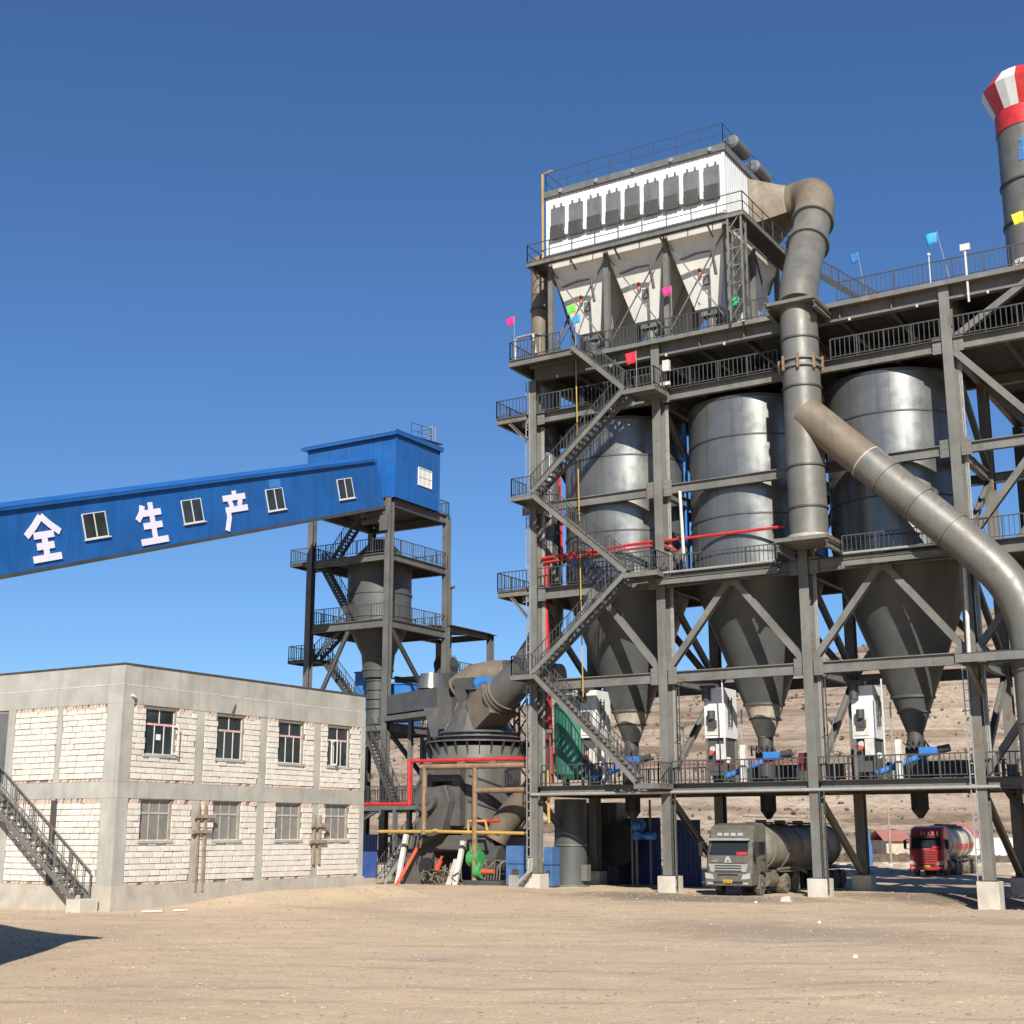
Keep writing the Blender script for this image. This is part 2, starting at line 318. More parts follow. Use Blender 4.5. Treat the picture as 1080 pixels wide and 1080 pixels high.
def hh(u, d):
    n = NZ.noise(Vector((u*.012, d*.012, 1)))*14+NZ.noise(Vector((u*.05, d*.05, 5)))*3
    s = sst(178, 325, d+n); H = ridge(u)*s*(1+.05*NZ.noise(Vector((u*.02,0,7))))
    stp = 3.4; q = math.floor(H/stp); fr = H/stp-q
    H = (q+sst(.5, .92, fr))*stp*.8+H*.2                                  # terraces
    return H+NZ.noise(Vector((u*.15, d*.15, 2)))*.5*s-.35*(1-s)
m_ = len(us)
h.v = [tuple(cw(u, d, hh(u, d))) for d in ds for u in us]
h.f = [(j*m_+i, j*m_+i+1, (j+1)*m_+i+1, (j+1)*m_+i) for j in range(len(ds)-1) for i in range(m_-1)]; h.sm = [True]*len(h.f)
h.build('hillside', M['hill'], kind='structure')
sh = MB()
for k in range(5200):
    u = random.uniform(-80, 170); d = random.uniform(150, 318); z = hh(u, d)
    q = z/3.4; fr = q-math.floor(q)
    if fr < .28 and random.random() < .8 and d > 190: continue
    r = random.uniform(.14, .5)*(1 if random.random() < .93 else 1.7); c = cw(u, d, z+r*.3)
    for _ in range(2):
        o_ = Vector((random.uniform(-.7,.7), random.uniform(-.7,.7), random.uniform(-.1,.4)))*r
        sh.ellip(c+o_, r*random.uniform(.5,.9), r*.6, r*random.uniform(.3,.6), 5, 3)
for d0 in range(176, 312, 9):                # shrub rows along the terrace lips
    u = -70.
    while u < 165:
        u += random.uniform(.8, 2.6)
        if NZ.noise(Vector((u*.04, d0*.3, 4))) < -.12: continue
        d = d0+NZ.noise(Vector((u*.03, d0, 8)))*5; r = random.uniform(.15,.42); sh.ellip(cw(u,d,hh(u,d)+r*.2), r*1.2, r, r*.75, 5, 3)
so_ = sh.build('dry_shrubs', M['shrub'], kind='stuff'); so_['label'] = 'dark dry shrubs dotted over the brown terraced hillside'; so_['category'] = 'shrubs'
bs = MB()
for k in range(900):
    d = random.uniform(158, 176); u = random.uniform(865, 1120)-540; r = random.uniform(.25,.8); bs.ellip(cw(u/1489*d, d, max(0,hh(u/1489*d, d))+r*.3), r, r*.8, r*random.uniform(.5,.9), 5, 3)
bo_ = bs.build('roadside_brush', M['brush'], kind='stuff'); bo_['label'] = 'low brown brush along the foot of the hill behind the red truck'; bo_['category'] = 'brush'
pb = MB()
for k in range(6500):
    d = 20+60*random.random()**1.3; u = random.uniform(-.39, .39)*d
    c = cw(u, d); c.z = gh(c.x, c.y); r = random.uniform(.008, .024)*(1+d/60)
    if -3 > c.x > -18 and -28.5 < c.y < -12: continue
    pb.ellip(c+Vector((0,0,r*.25)), r*random.uniform(.8,1.4), r, r*.6, 5, 3)
po = pb.build('pebbles', M['pebble'], kind='stuff'); po['label'] = 'small stones scattered over the sandy yard'; po['category'] = 'pebbles'
# ------------------------------------------------------------------ railing and stair helpers
def rail(mb, pts, h=1.1, gap=.24, t=.04, mid=True, post=1.6, balu=True):
    pts = [Vector(p) for p in pts]
    for p, q in zip(pts, pts[1:]):
        L_ = (q-p).length; n = max(1, round(L_/post)); m = max(1, round(L_/gap)); z = Vector((0,0,1))
        mb.bar(p+z*h, q+z*h, t*1.3); 
        if mid: mb.bar(p+z*(h*.5 if not balu else .14), q+z*(h*.5 if not balu else .14), t)
        for i in range(n+1): a = p.lerp(q, i/n); mb.bar(a, a+z*h, t*1.35)
        if balu:
            for i in range(1, m): a = p.lerp(q, i/m); mb.bar(a+z*.1, a+z*h, t*.8)
    return mb
TREAD = {}
def tread_mesh(w, d, m):
    k = (round(w,2), round(d,2), m.name)
    if k not in TREAD:
        b = MB().box(-d/2, d/2, -w/2, w/2, -.02, .02).box(-d/2, -d/2+.02, -w/2, w/2, -.07, -.021); me = b.mesh('tread'); me.materials.append(m); TREAD[k] = me
    return TREAD[k]
def flight(parent, p, q, w=1.0, m=None, rm=None, rise=.24, both=True, sd=.26, gap=.3):
    m = m or M['steel']; rm = rm or M['rail']; p, q = Vector(p), Vector(q); d = q-p; hd = Vector((d.x,d.y,0)).normalized(); s = Vector((-hd.y,hd.x,0))
    b = MB()
    for k in (-1, 1): b.bar(p+s*(k*w/2), q+s*(k*w/2), .07, sd)
    f = b.build('flight', m, parent)
    rb = MB()
    for k in ((-1, 1) if both else (-1,)): rail(rb, [p+s*(k*w/2)+Vector((0,0,.1)), q+s*(k*w/2)+Vector((0,0,.1))], 1.0, gap, .035, post=1.5)
    rb.build('handrail', rm, f)
    n = max(2, round(abs(d.z)/rise)); me = tread_mesh(w-.1, .26, m); rz = math.atan2(hd.y, hd.x)+(0 if d.z < 0 else math.pi)
    for i in range(1, n): inst('tread', me, f, p.lerp(q, i/n), (0,0,rz))
    return f
def landing(parent, x0, x1, y0, y1, z, sides='', m=None, t=.22):
    b = MB().box(x0, x1, y0, y1, z-.05, z)
    b.bar((x0,y0+.06,z-.05-t/2),(x1,y0+.06,z-.05-t/2),.1,t).bar((x0,y1-.06,z-.05-t/2),(x1,y1-.06,z-.05-t/2),.1,t)
    b.bar((x0+.06,y0+.11,z-.05-t/2),(x0+.06,y1-.11,z-.05-t/2),.1,t).bar((x1-.06,y0+.11,z-.05-t/2),(x1-.06,y1-.11,z-.05-t/2),.1,t)
    o = b.build('landing', m or M['steel'], parent); e = .05
    if sides:
        r = MB()
        for c in sides:
            rail(r, {'w':[(x0+e,y0+e,z),(x0+e,y1-e,z)],'e':[(x1-e,y0+e,z),(x1-e,y1-e,z)],'s':[(x0+e,y0+e,z),(x1-e,y0+e,z)],'n':[(x0+e,y1-e,z),(x1-e,y1-e,z)]}[c])
        r.build('railing', M['rail'], o)
    return o
# ------------------------------------------------------------------ unfinished two-storey building
BX, BY0, BY1, BXL = -3.11, -28.33, -11.9, -17.0
B = thing('unfinished_building', 'two-storey unplastered block building with grey concrete frame left of the plant', 'building', (BX-6, -20, 0))
core = MB().box(BXL+.3, BX-.32, BY0+.32, BY1-.3, 0, 9.6).build('inner_wall', M['mortar'], B)
col = MB()
def bcol(x0,x1,y0,y1,z0,z1): MB().box(x0,x1,y0,y1,z0,z1).build('concrete_column', M['conc'], B)
ring = [(.0,.95,.06,'plinth'),(4.45,5.12,.0,'floor_beam'),(8.32,9.1,.0,'roof_beam'),(9.1,9.94,-.03,'parapet')]
for z0, z1, e, nm in ring:
    MB().box(BXL, BX+e, BY0-e, BY0+.32, z0-(.5 if z0 == 0 else 0), z1).box(BX-.32, BX+e, BY0+.32, BY1+e, z0-(.5 if z0 == 0 else 0), z1).build(nm, M['plinth' if z0 == 0 else 'conc'], B, bevel=.015)
MB().box(BXL, BX-.0, BY0-.02, BY0+.35, 9.94, 10.0).box(BX-.35, BX+.02, BY0+.35, BY1, 9.94, 10.0).build('parapet_cap', M['roofblk'], B)
wl = MB()
for i in range(70):                          # ragged white mortar line under the parapet
    a = BY0+i*.235; wl.box(BX-.02, BX+.012, a, a+.2*random.uniform(.7,1.1), 9.085+random.uniform(-.012,.012), 9.12)
    a = BX-i*.19
    if a > BXL: wl.box(a-.17, a, BY0-.012, BY0+.02, 9.085+random.uniform(-.012,.012), 9.12)
wl.build('mortar_line', M['dirtwhite'], B, kind='stuff')
floors = [(.95,4.45),(5.12,8.32)]
ys = [(BY0,BY0+.62),(-23.98,-23.5),(-19.85,-19.35),(-15.9,-15.42),(-12.25,BY1)]
for z0, z1 in floors:
    for i, (a, b_) in enumerate(ys):
        e = .004 if i in (0,4) else -.015-.006*i
        if i == 0: bcol(BX-.9, BX+e, BY0-e, b_, z0, z1)
        else: bcol(BX-.3, BX+e, a, b_, z0, z1)
    bcol(-10.2, -9.75, BY0-.01, BY0+.3, z0, z1)
bcol(-7.0,-6.72,BY0-.005,BY0+.25,5.12,8.32)
blk = MB().box(-.5,.5,-.5,.5,-.5,.5).mesh('block'); blk.materials.append(M['block'])
wins = [(-26.95,-25.22),(-22.66,-20.96),(-18.52,-16.75),(-14.88,-13.15)]
WZ = [(2.75,4.45),(6.3,8.22)]
blocks = []; BW, BH = .6, .245
def courses(n0, n1, z0, z1, holes, place):
    nrow = int((z1-z0-.24)/BH); zz = z0+.13
    for r_ in range(nrow):
        zc = zz+(r_+.5)*BH; u = n0-(BW/2 if r_ % 2 else 0)+random.uniform(-.06,.06)
        while u < n1-.05:
            w = BW*random.uniform(.86,1.12); a, b_ = max(u, n0+.01), min(u+w, n1-.01); u += w
            segs = [(a, b_)]
            for ha, hb, hz0, hz1 in holes:
                if hz0-.05 < zc < hz1+.06:
                    ns = []
                    for a_, c_ in segs:
                        if a_ < ha: ns.append((a_, min(c_, ha)))
                        if c_ > hb: ns.append((max(a_, hb), c_))
                    segs = ns
            for a_, c_ in segs:
                if c_-a_ > .12: place((a_+c_)/2, zc, c_-a_-random.uniform(.03,.075))
def p_left(c, z, w): blocks.append(((c, BY0+.10+random.uniform(-.028,.028), z), (w, .2, BH-random.uniform(.014,.035)), random.uniform(-.012,.012), 'l'))
def p_right(c, z, w): blocks.append(((BX-.10+random.uniform(-.028,.028), c, z), (.2, w, BH-random.uniform(.014,.035)), random.uniform(-.012,.012), 'r'))
for k, (z0, z1) in enumerate(floors):
    for a, b_ in ((-9.75,-4.01),) if k == 0 else ((-9.75,-7.0),(-6.72,-4.01)): courses(a, b_, z0, z1, [], p_left)
    courses(BXL+.1, -10.2, z0, z1, [(-13.0,-10.2,5.12,8.2)], p_left)
    for i in range(4):
        courses(ys[i][1], ys[i+1][0], z0, z1, [(wins[i][0]-.02, wins[i][1]+.02, *WZ[k])], p_right)
wallL = MB().box(BXL+.05, BX-.35, BY0+.06, BY0+.3, .95, 4.45).box(BXL+.05, BX-.35, BY0+.06, BY0+.3, 5.12, 8.32).build('front_wall', M['mortar'], B)
wr = MB()
for k, (z0, z1) in enumerate(floors):
    for i in range(4):
        a, b_ = ys[i][1], ys[i+1][0]; wa, wb = wins[i]; za, zb = WZ[k]
        for q in ((a,wa,z0,z1),(wb,b_,z0,z1),(wa,wb,z0,za-.0),(wa,wb,zb,z1)):
            if q[3]-q[2] > .01: wr.box(BX-.3, BX-.055, *q)
wallR = wr.build('side_wall', M['mortar'], B)
cdir = lambda p: (Vector(p)-CAMP).length
blocks.sort(key=lambda b: cdir(b[0]))
rest = MB()
for i, (p, s, rz, f) in enumerate(blocks):
    par = wallL if f == 'l' else wallR
    if i < 300: inst('block', blk, par, p, (0, rz if f == 'l' else 0, 0), s)
    else: rest.box(p[0]-s[0]/2, p[0]+s[0]/2, p[1]-s[1]/2, p[1]+s[1]/2, p[2]-s[2]/2, p[2]+s[2]/2)
rest.build('block_courses', M['block'], B, kind='stuff')
rb_ = MB()                                    # red brick closing courses, laid askew under each beam and along the floor
for z0, z1 in floors:
    for n0, n1, f in [(-9.72,-4.05,'l')]+[(ys[i][1],ys[i+1][0],'r') for i in range(4)]:
        for zc, hh_ in ((z1-.1,.19),(z0+.06,.1)):
            u = n0
            while u < n1-.12:
                w = .12 if hh_ > .15 else .26; d = random.uniform(-.03,.03); e = random.uniform(-.02,.012)
                inwin = f == 'r' and any(a-.1 < u+w/2 < b_+.1 for a, b_ in wins) and zc > z0+1
                if not inwin and random.random() < .86:
                    if f == 'l': rb_.prism([(u+d,zc-hh_/2),(u+w*.82+d,zc-hh_/2),(u+w*.82+d+.05,zc+hh_/2),(u+d+.05,zc+hh_/2)],'Y',BY0+.01+e,BY0+.1)
                    else: rb_.prism([(u+d,zc-hh_/2),(u+w*.82+d,zc-hh_/2),(u+w*.82+d+.05,zc+hh_/2),(u+d+.05,zc+hh_/2)],'X',BX-.1,BX-.01-e)
                u += w
rb_.build('red_brick_courses', M['rbrick'], B, kind='stuff')
def bwindow(y0, y1, z0, z1, up, var):
    fm = M['pvc'] if up else M['pvcd']; x = BX-.15; t = .04; H_ = z1-z0; W_ = y1-y0
    f = MB()
    f.box(x-.05,x,y0,y0+t,z0,z1).box(x-.05,x,y1-t,y1,z0,z1).box(x-.05,x,y0+t,y1-t,z0,z0+t).box(x-.05,x,y0+t,y1-t,z1-t,z1)
    zt = z0+H_*.66
    w_ = f.build('window', fm, B)
    (MB().box(x-.05,x+.004,y0+t,y1-t,zt-.045,zt+.045)).build('transom', M['pvcr'] if up else fm, w_)
    cuts = [.36,.68] if up else [.34,.67]
    mm = MB()
    for c in cuts: mm.box(x-.045,x-.004,y0+W_*c-.02,y0+W_*c+.02,z0+t,zt-.045)
    for c in ([.5] if up else [.34,.67]): mm.box(x-.045,x-.004,y0+W_*c-.02,y0+W_*c+.02,zt+.045,z1-t)
    mm.build('mullion', fm, w_)
    def pane(a, b_, c, d): MB().box(x-.034,x-.026,a,b_,c,d).build('pane', M['glass'] if up else M['glassd'], w_)
    e = [0]+cuts+[1]
    for a, b_ in zip(e, e[1:]): pane(y0+W_*a+.02, y0+W_*b_-.02, z0+t, zt-.045)
    e = [0,.5,1] if up else [0,.34,.67,1]
    for a, b_ in zip(e, e[1:]): pane(y0+W_*a+.02, y0+W_*b_-.02, zt+.045, z1-t)
    MB().box(BX-.13,BX+.05,y0-.12,y1+.12,z0-.11,z0-.003).build('sill', M['conc'], w_)
    if var == 0 and up: MB().box(x-.02,x+.002,y0+W_*.43,y0+W_*.57,z0+.62,z0+.86).build('sticker', M['letter'], w_)
    if up and var in (0,3):
        a = y1-.09 if var == 0 else y0+.4       # an opened casement leaf
        MB().box(x+.0,x+.06,a,a+.05,z0+t,zt).box(x+.0,x+.4,a+.005,a+.045,zt-.07,zt).box(x+.0,x+.4,a+.005,a+.045,z0+t,z0+t+.06).box(x+.36,x+.4,a+.006,a+.044,z0+t,zt).build('casement', M['pvc'], w_)
for k in (0, 1):
    for i, (a, b_) in enumerate(wins): bwindow(a, b_, *WZ[k], k == 1, i)
for yc, nb, top in ((-23.45,2,4.3),(-15.6,2,3.9)):       # scrap timber shutters clamped round two columns
    t_ = thing('timber_clamp', 'scrap timber uprights with cross boards between the ' + ('first two' if yc < -20 else 'last two') + ' lower windows', 'timbers', (BX+.1, yc, .6), 'timber clamps on the side wall')
    for d in (-.22,.2): MB().box(BX+.03,BX+.10,yc+d-.07,yc+d+.07,.6 if yc < -20 else 1.6,top).build('upright', M['timber'], t_)
    for z, o_ in ((3.7,.1),(3.05,-.05)) if yc < -20 else ((3.35,.1),(2.6,0)):
        MB().box(BX+.105,BX+.19,yc-.62+o_,yc+.62+o_,z,z+.13).build('cross_board', M['timber'], t_)
cm = MB().box(BX,BX+.12,-27.9,-27.8,8.62,8.72).tube([(BX+.12,-27.85,8.66),(BX+.22,-27.95,8.62)],.045,8).ellip((BX+.08,-27.74,8.6),.07,.07,.07)
single(cm,'security_camera','small white security camera below the parapet at the building corner','camera',M['dirtwhite'])
single(MB().bar((BX+.02,-21.6,8.75),(BX+.12,-21.9,8.35),.05),'conduit_stub','short dark conduit stub sticking out above the upper windows','conduit',M['steel_dk'])
MB().box(-13.0,-10.2,BY0+.04,BY0+.058,5.12,8.2).build('doorway_dark_panel', M['panel'], B)  # flat dark panel stands for the dim interior of the opening
# outside stair of the building
T = thing('outside_stair', 'narrow dark steel stair climbing the front wall of the block building', 'stairs', (-4.2,-29.0,0))
flight(T, (-4.1,-28.95,.42), (-11.6,-28.95,5.75), .8, M['steel'], M['steel'], .26, gap=.55, sd=.17)
MB().box(-13.2,-11.5,-29.45,-28.36,5.6,5.72).build('landing', M['steel'], T)
for x in (-12.9,): MB().bar((x,-29.3,.0),(x,-29.3,5.6),.14).build('leg', M['steel_dk'], T)
MB().bar((-6.75,-28.41,.96),(-6.75,-28.41,4.4),.24,.12).build('prop', M['steel_dk'], T)
single(MB().box(-4.35,-3.55,-29.5,-28.55,-.1,.48),'step_block','rough concrete block at the foot of the outside steel stair','block',M['foot'],bevel=.03)
for i,(a,b_) in enumerate(((118,957),(150,961),(183,960),(212,954))):
    p = at(a,b_,'Z',.05); single(MB().bar(p,p+Vector((.5+.3*(i%2),.35,.02)),.16,.05),'scrap_board',['dark scrap sheet lying at the building corner','white scrap board lying before the first lower window','second white scrap board on the sand by the building','dark scrap plank half buried by the building wall'][i],'scrap',M['dirtwhite'] if i in (1,2) else M['roofblk'])
# ------------------------------------------------------------------ inclined blue conveyor gallery
GX, GW = -20.3, 3.3; AL = math.atan(.3175); GO = Vector((GX, -22.02, 19.93))
E1 = Vector((0, math.cos(AL), math.sin(AL))); E2 = Vector((0, -math.sin(AL), math.cos(AL)))
def gp(s, t, n=0.): return GO+E1*s+E2*t+Vector((n,0,0))
def gst(px, py): d = at(px, py, 'X', GX)-GO; return d.dot(E1), d.dot(E2)
S0, S1, GH = -30.0, 34.6, 3.45
def ribbed(fn, a, b, pitch=.3, dep=.03):      # trapezoid-ribbed sheet: fn(u, depth) -> (low point, high point)
    mb = MB(); us = []; u = a
    while u < b:
        for du, d in ((0,0),(.45,0),(.55,dep),(.9,dep)): us.append((u+du*pitch, d))
        u += pitch
    us = [(min(x, b), d) for x, d in us]; vs = []
    for x, d in us: vs += list(fn(x, d))
    return mb.add(vs, [(2*i, 2*i+2, 2*i+3, 2*i+1) for i in range(len(us)-1)])
G = thing('conveyor_gallery', 'long blue sheet-metal conveyor gallery sloping up to the tower with white characters', 'conveyor', tuple(gp(0,-GH)))
wl_ = ribbed(lambda s, d: (gp(s,-GH,d-.03), gp(s,0,d-.03)), S0, S1, .84, .004)
wl_.add([gp(S0,-GH,-GW),gp(S1,-GH,-GW),gp(S1,0,-GW),gp(S0,0,-GW)],[(0,1,2,3)]).add([gp(S0,-GH,-.04),gp(S0,0,-.04),gp(S0,0,-GW),gp(S0,-GH,-GW)],[(0,1,2,3)]).add([gp(S1,-GH,-.04),gp(S1,0,-.04),gp(S1,0,-GW),gp(S1,-GH,-GW)],[(0,1,2,3)])
gw = wl_.build('wall', M['blue'], G)
def sbox(s0,s1,t0,t1,n0,n1,mb=None):
    mb = mb or MB(); vs = [gp(s,t,n) for n in (n0,n1) for t in (t0,t1) for s in (s0,s1)]
    return mb.add(vs,[(0,1,3,2),(4,5,7,6),(0,1,5,4),(2,3,7,6),(0,2,6,4),(1,3,7,5)])
rf = ribbed(lambda s, d: (gp(s,.1+d,.18), gp(s,.42+d,-GW/2)), S0, S1-.5, .28, .045)
rf2 = ribbed(lambda s, d: (gp(s,.1+d,-GW-.18), gp(s,.42+d,-GW/2)), S0, S1-.5, .28, .045)
ro = rf.add(rf2.v, rf2.f).build('roof', M['blue'], G)
sbox(S0,S1-.5,-.06,.11,.0,.16).build('eaves_trim', M['blue'], ro)
sbox(S0,S1,-GH-.22,-GH,-.2,-.02).build('bottom_beam', M['steel_dk'], G)
sbox(S0,S1-1,-GH-.12,-GH-.0,-GW+.0,-.21).build('floor_plate', M['steel_dk'], G)
for (x0,y0,x1,y1) in ((88,541.5,113,566),(192,527.5,214,550),(281.5,516,299.5,537),(357.5,505,371.5,525.5)):
    s0,t1 = gst(x0,y0); s1,t0 = gst(x1,y1); cs, ct = (s0+s1)/2, (t0+t1)/2; hw, hh_ = .88, .74
    w_ = MB(); f = .05
    for q in ((cs-hw,cs-hw+f,ct-hh_,ct+hh_),(cs+hw-f,cs+hw,ct-hh_,ct+hh_),(cs-hw+f,cs+hw-f,ct-hh_,ct-hh_+f),(cs-hw+f,cs+hw-f,ct+hh_-f,ct+hh_),(cs-.035,cs+.035,ct-hh_+f,ct+hh_-f)): sbox(*q,-.06,.03,w_)
    wo_ = w_.build('window', M['pvc'], G)
    for q in ((cs-hw+f,cs-.035),(cs+.035,cs+hw-f)): sbox(q[0],q[1],ct-hh_+f,ct+hh_-f,-.01,.004).build('pane', M['glass'], wo_)
    sbox(cs-hw-.1,cs+hw+.1,ct-hh_-.07,ct-hh_-.002,0,.1).build('sill', M['pvc'], wo_)
    if x0 == 281.5: sbox(cs-.4,cs+.75,ct+hh_+.05,ct+hh_+.62,.0,.03).build('patch', M['bluem'], G)
CH = {'quan': (46,568,[((.5,1.02),(.27,.8)),((.28,.81),(.01,.60)),((.5,1.02),(.73,.8)),((.72,.81),(.99,.60)),((.22,.585),(.8,.585)),((.26,.33),(.76,.33)),((.1,.05),(.92,.05)),((.51,.58),(.51,.06))]),
      'sheng': (160,551.5,[((.26,.96),(.2,.78)),((.21,.79),(.03,.6)),((.18,.76),(.86,.76)),((.2,.44),(.84,.44)),((.04,.05),(.97,.05)),((.53,1.02),(.53,.06))]),
      'chan': (248.5,538,[((.53,1.03),(.53,.88)),((.06,.85),(.95,.85)),((.3,.78),(.37,.6)),((.74,.78),(.66,.6)),((.1,.53),(.98,.53)),((.2,.52),(.19,.3)),((.19,.32),(.04,-.02))])}
for k, (px, py, st) in CH.items():
    cs, ct = gst(px, py); sz = 2.4; mb = MB()
    for j, ((a, b), (c, d)) in enumerate(st):
        p = gp(cs+(a-.5)*sz, ct+(b-.5)*sz, .035+.0025*j); q = gp(cs+(c-.5)*sz, ct+(d-.5)*sz, .035+.0025*j)
        mb.bar(p, q, .39, .03, up=(1,0,0))
    o = mb.build('character', M['letter'], G, label='large white painted Chinese character on the blue gallery wall')
sup = thing('gallery_trestle', 'steel trestle carrying the lower end of the blue gallery', 'trestle', (GX-1.6,-44,0))
for x in (GX-.3, GX-GW+.3): MB().ibeam((x,-44,0),(x,-44,12.2 if 1 else 0),.35,.35).build('leg', M['steel'], sup)
for z in (4,8,11.9): MB().bar((GX-.5,-44,z),(GX-GW+.5,-44,z),.2).build('tie', M['steel'], sup)
# ------------------------------------------------------------------ transfer tower with blue head house
TX0, TX1, TY0, TY1 = -27.6, -20.1, 12.4, 20.0
TW = thing('transfer_tower', 'dark steel transfer tower under the blue head house', 'tower', (-23.8,16,0))
def foot(x, y, w, parent, top=.9): return MB().box(x-w/2,x+w/2,y-w/2,y+w/2,gh(x,y)-.4,top).build('footing', M['foot'], parent, bevel=.02)
for x in (TX0, TX1):
    for y in (TY0, TY1):
        MB().ibeam((x,y,.85),(x,y,27.75),.5,.5,up=(0,1,0)).build('column', M['steel_tw'], TW); foot(x,y,1.1,TW)
LV = [5.2,10.9,18.6,23.6,27.8]
def beams(parent, x0, x1, y0, y1, z, hgt, w=.3, m=None, c=.26):
    m = m or M['steel_tw']
    for y in (y0, y1): MB().ibeam((x0+c,y,z-hgt/2),(x1-c,y,z-hgt/2),w,hgt).build('beam', m, parent)
    for x in (x0, x1): MB().ibeam((x,y0+c,z-hgt/2-.004),(x,y1-c,z-hgt/2-.004),w,hgt).build('beam', m, parent)
for i, z in enumerate(LV):
    beams(TW, TX0, TX1, TY0, TY1, z, .62 if i in (2,4) else .55)
def holed(mb, x0, x1, y0, y1, z0, z1, c, r, n=40):    # plate with a round hole
    top = []; 
    for k in range(n):
        t = 2*math.pi*k/n; dx, dy = math.cos(t), math.sin(t)
        s = min(((x1-c[0])/dx if dx > 1e-9 else (x0-c[0])/dx if dx < -1e-9 else 1e9), ((y1-c[1])/dy if dy > 1e-9 else (y0-c[1])/dy if dy < -1e-9 else 1e9))
        top.append(((c[0]+r*dx, c[1]+r*dy), (c[0]+s*dx, c[1]+s*dy)))
    vs = []
    for z in (z0, z1): vs += [(*a, z) for a, b in top]+[(*b, z) for a, b in top]
    fs = []
    for k in range(n):
        j = (k+1) % n; fs += [(k,j,n+j,n+k),(2*n+k,3*n+k,3*n+j,2*n+j),(k,2*n+k,2*n+j,j),(n+k,n+j,3*n+j,3*n+k)]
    return mb.add(vs, fs)
BC = (-23.8,16.2)
for i, z in enumerate(LV):
    d = MB()
    if i in (2,3): holed(d, TX0, TX1, TY0, TY1, z+.003, z+.06, BC, 2.55)
    elif i == 1: holed(d, TX0, TX1, TY0, TY1, z+.003, z+.06, BC, 1.0)
    else: d.box(TX0-.2, TX1+.2, TY0-.2, TY1+.2, z+.003, z+.06)
    d.build('floor', M['deck'], TW)
    if i < 4: rail(MB(), [(TX0,TY0-.1,z+.06),(TX1,TY0-.1,z+.06),(TX1+.1,TY1,z+.06),(TX0,TY1,z+.06),(TX0-.1,TY0,z+.06)][(1 if i < 2 else 0):]).build('railing', M['rail'], TW)
rail(MB(), [(TX1+.1,18.0,27.86),(TX1+.1,20.1,27.86),(TX0,20.1,27.86)]).build('railing', M['rail'], TW)
for p, q in (((TX0,TY0,10.9),(TX0+3.9,TY0,18)),((TX0,TY0,6),(TX1,TY0,10.3)),((TX1,TY0+.3,18),(TX1,TY1-.5,11.4)),((TX1,TY0+.3,.9),(TX1,TY1-.5,5)),((TX1,TY1-.5,5.6),(TX1,TY0+.3,10.4)),((TX0,TY1,.9),(TX1,TY1,5)),((TX0,TY0,1.2),(TX1-.4,TY0,4.8))):
    MB().ibeam(p,q,.26,.26).build('brace', M['steel_tw'], TW)
MB().box(TX1-2.6,TX1-.3,TY0-.35,TY0-.02,26.5,26.75).box(TX1-2.4,TX1-.35,TY0-.4,TY0-.05,25.9,26.2).build('bracket', M['steel_tw'], TW)
MB().box(TX1-.6,TX1+.1,TY0-.5,TY0-.3,25.2,26.4).build('bracket', M['steel_tw'], TW)
St = thing('tower_stair', 'dark steel stair zigzagging up the left side of the transfer tower', 'stairs', (-27,13.2,0))
flight(St, (-24.0,13.3,18.7), (-27.3,13.3,23.6), .8, M['steel_dk'])
flight(St, (-27.2,14.5,23.7), (-23.9,14.5,27.7), .8, M['steel_dk'])
flight(St, (-27.4,13.3,16.1), (-24.2,13.3,18.6), .8, M['steel_dk'])
flight(St, (-24.0,14.4,12.2), (-27.6,14.4,16.1), .8, M['steel_dk'])
flight(St, (-27.4,13.4,5.3), (-23.4,13.4,10.9), .8, M['steel_dk'])
landing(St, -29.9,-27.3,12.7,15.1,16.1,'wsn', M['steel_dk'])
landing(St, -29.6,-27.85,12.2,15.1,23.62,'wsn', M['steel_dk'])
# storage bin in the tower
Bn = thing('feed_bin', 'round grey feed bin with narrowing funnel inside the transfer tower', 'bin', (BC[0],BC[1],11))
MB().lathe([(2.5,0),(2.5,4.75)],(*BC,18.9),48).build('shell', M['cone'], Bn)
MB().lathe([(2.5,0),(1.3,-2.4),(1.12,-4.2),(.85,-4.3),(.8,-8.)],(*BC,18.9),40).build('funnel', M['cone'], Bn)
MB().lathe([(.0,2.0),(.7,1.9),(2.48,0)],(*BC,23.65),40).build('lid', M['cone'], Bn)
for z in (21.1,19.3): MB().ring((*BC,z),2.5,.14,.07,48).build('hoop', M['cone'], Bn)
for z in (16.2,15.3,14.5,13.8,13.1,12.4): MB().ring((*BC,z),1.15 if z > 14.7 else .84,.1,.1,32).build('hoop', M['cone'], Bn)
# head house
HX0, HX1, HY0, HY1 = -28.2, -19.55, 12.25, 18.0
Hh = thing('head_house', 'blue sheet-metal house on top of the transfer tower', 'shed', (-23.8,15,27.9))
wf = ribbed(lambda x, d: ((x,HY0-d,27.75),(x,HY0-d,32.75)), HX0, HX1, .42, .006)
we = ribbed(lambda y, d: ((HX1+d,y,27.75),(HX1+d,y,32.95)), HY0, HY1, .42, .006)
wf.add(we.v, we.f).add([(HX0,HY1,27.75),(HX1,HY1,27.75),(HX1,HY1,32.9),(HX0,HY1,32.9),(HX0,HY0,27.75),(HX0,HY0,32.7)],[(0,1,2,3),(0,4,5,3)])
wf.build('wall', M['blue'], Hh)
rr = ribbed(lambda x, d: ((x,HY0-.35,32.78+d),(x,HY1+.3,33.25+d)), HX0-.45, HX1+.25, .28, .05)
rr.build('roof', M['blue'], Hh)
MB().box(HX0-.45,HX1+.25,HY0-.34,HY0-.28,32.55,32.77).box(HX1+.2,HX1+.24,HY0-.3,HY1+.3,32.62,33.0).box(HX0-.4,HX1+.2,HY0-.27,HY1+.2,32.62,32.66).build('roof_trim', M['blue'], Hh)
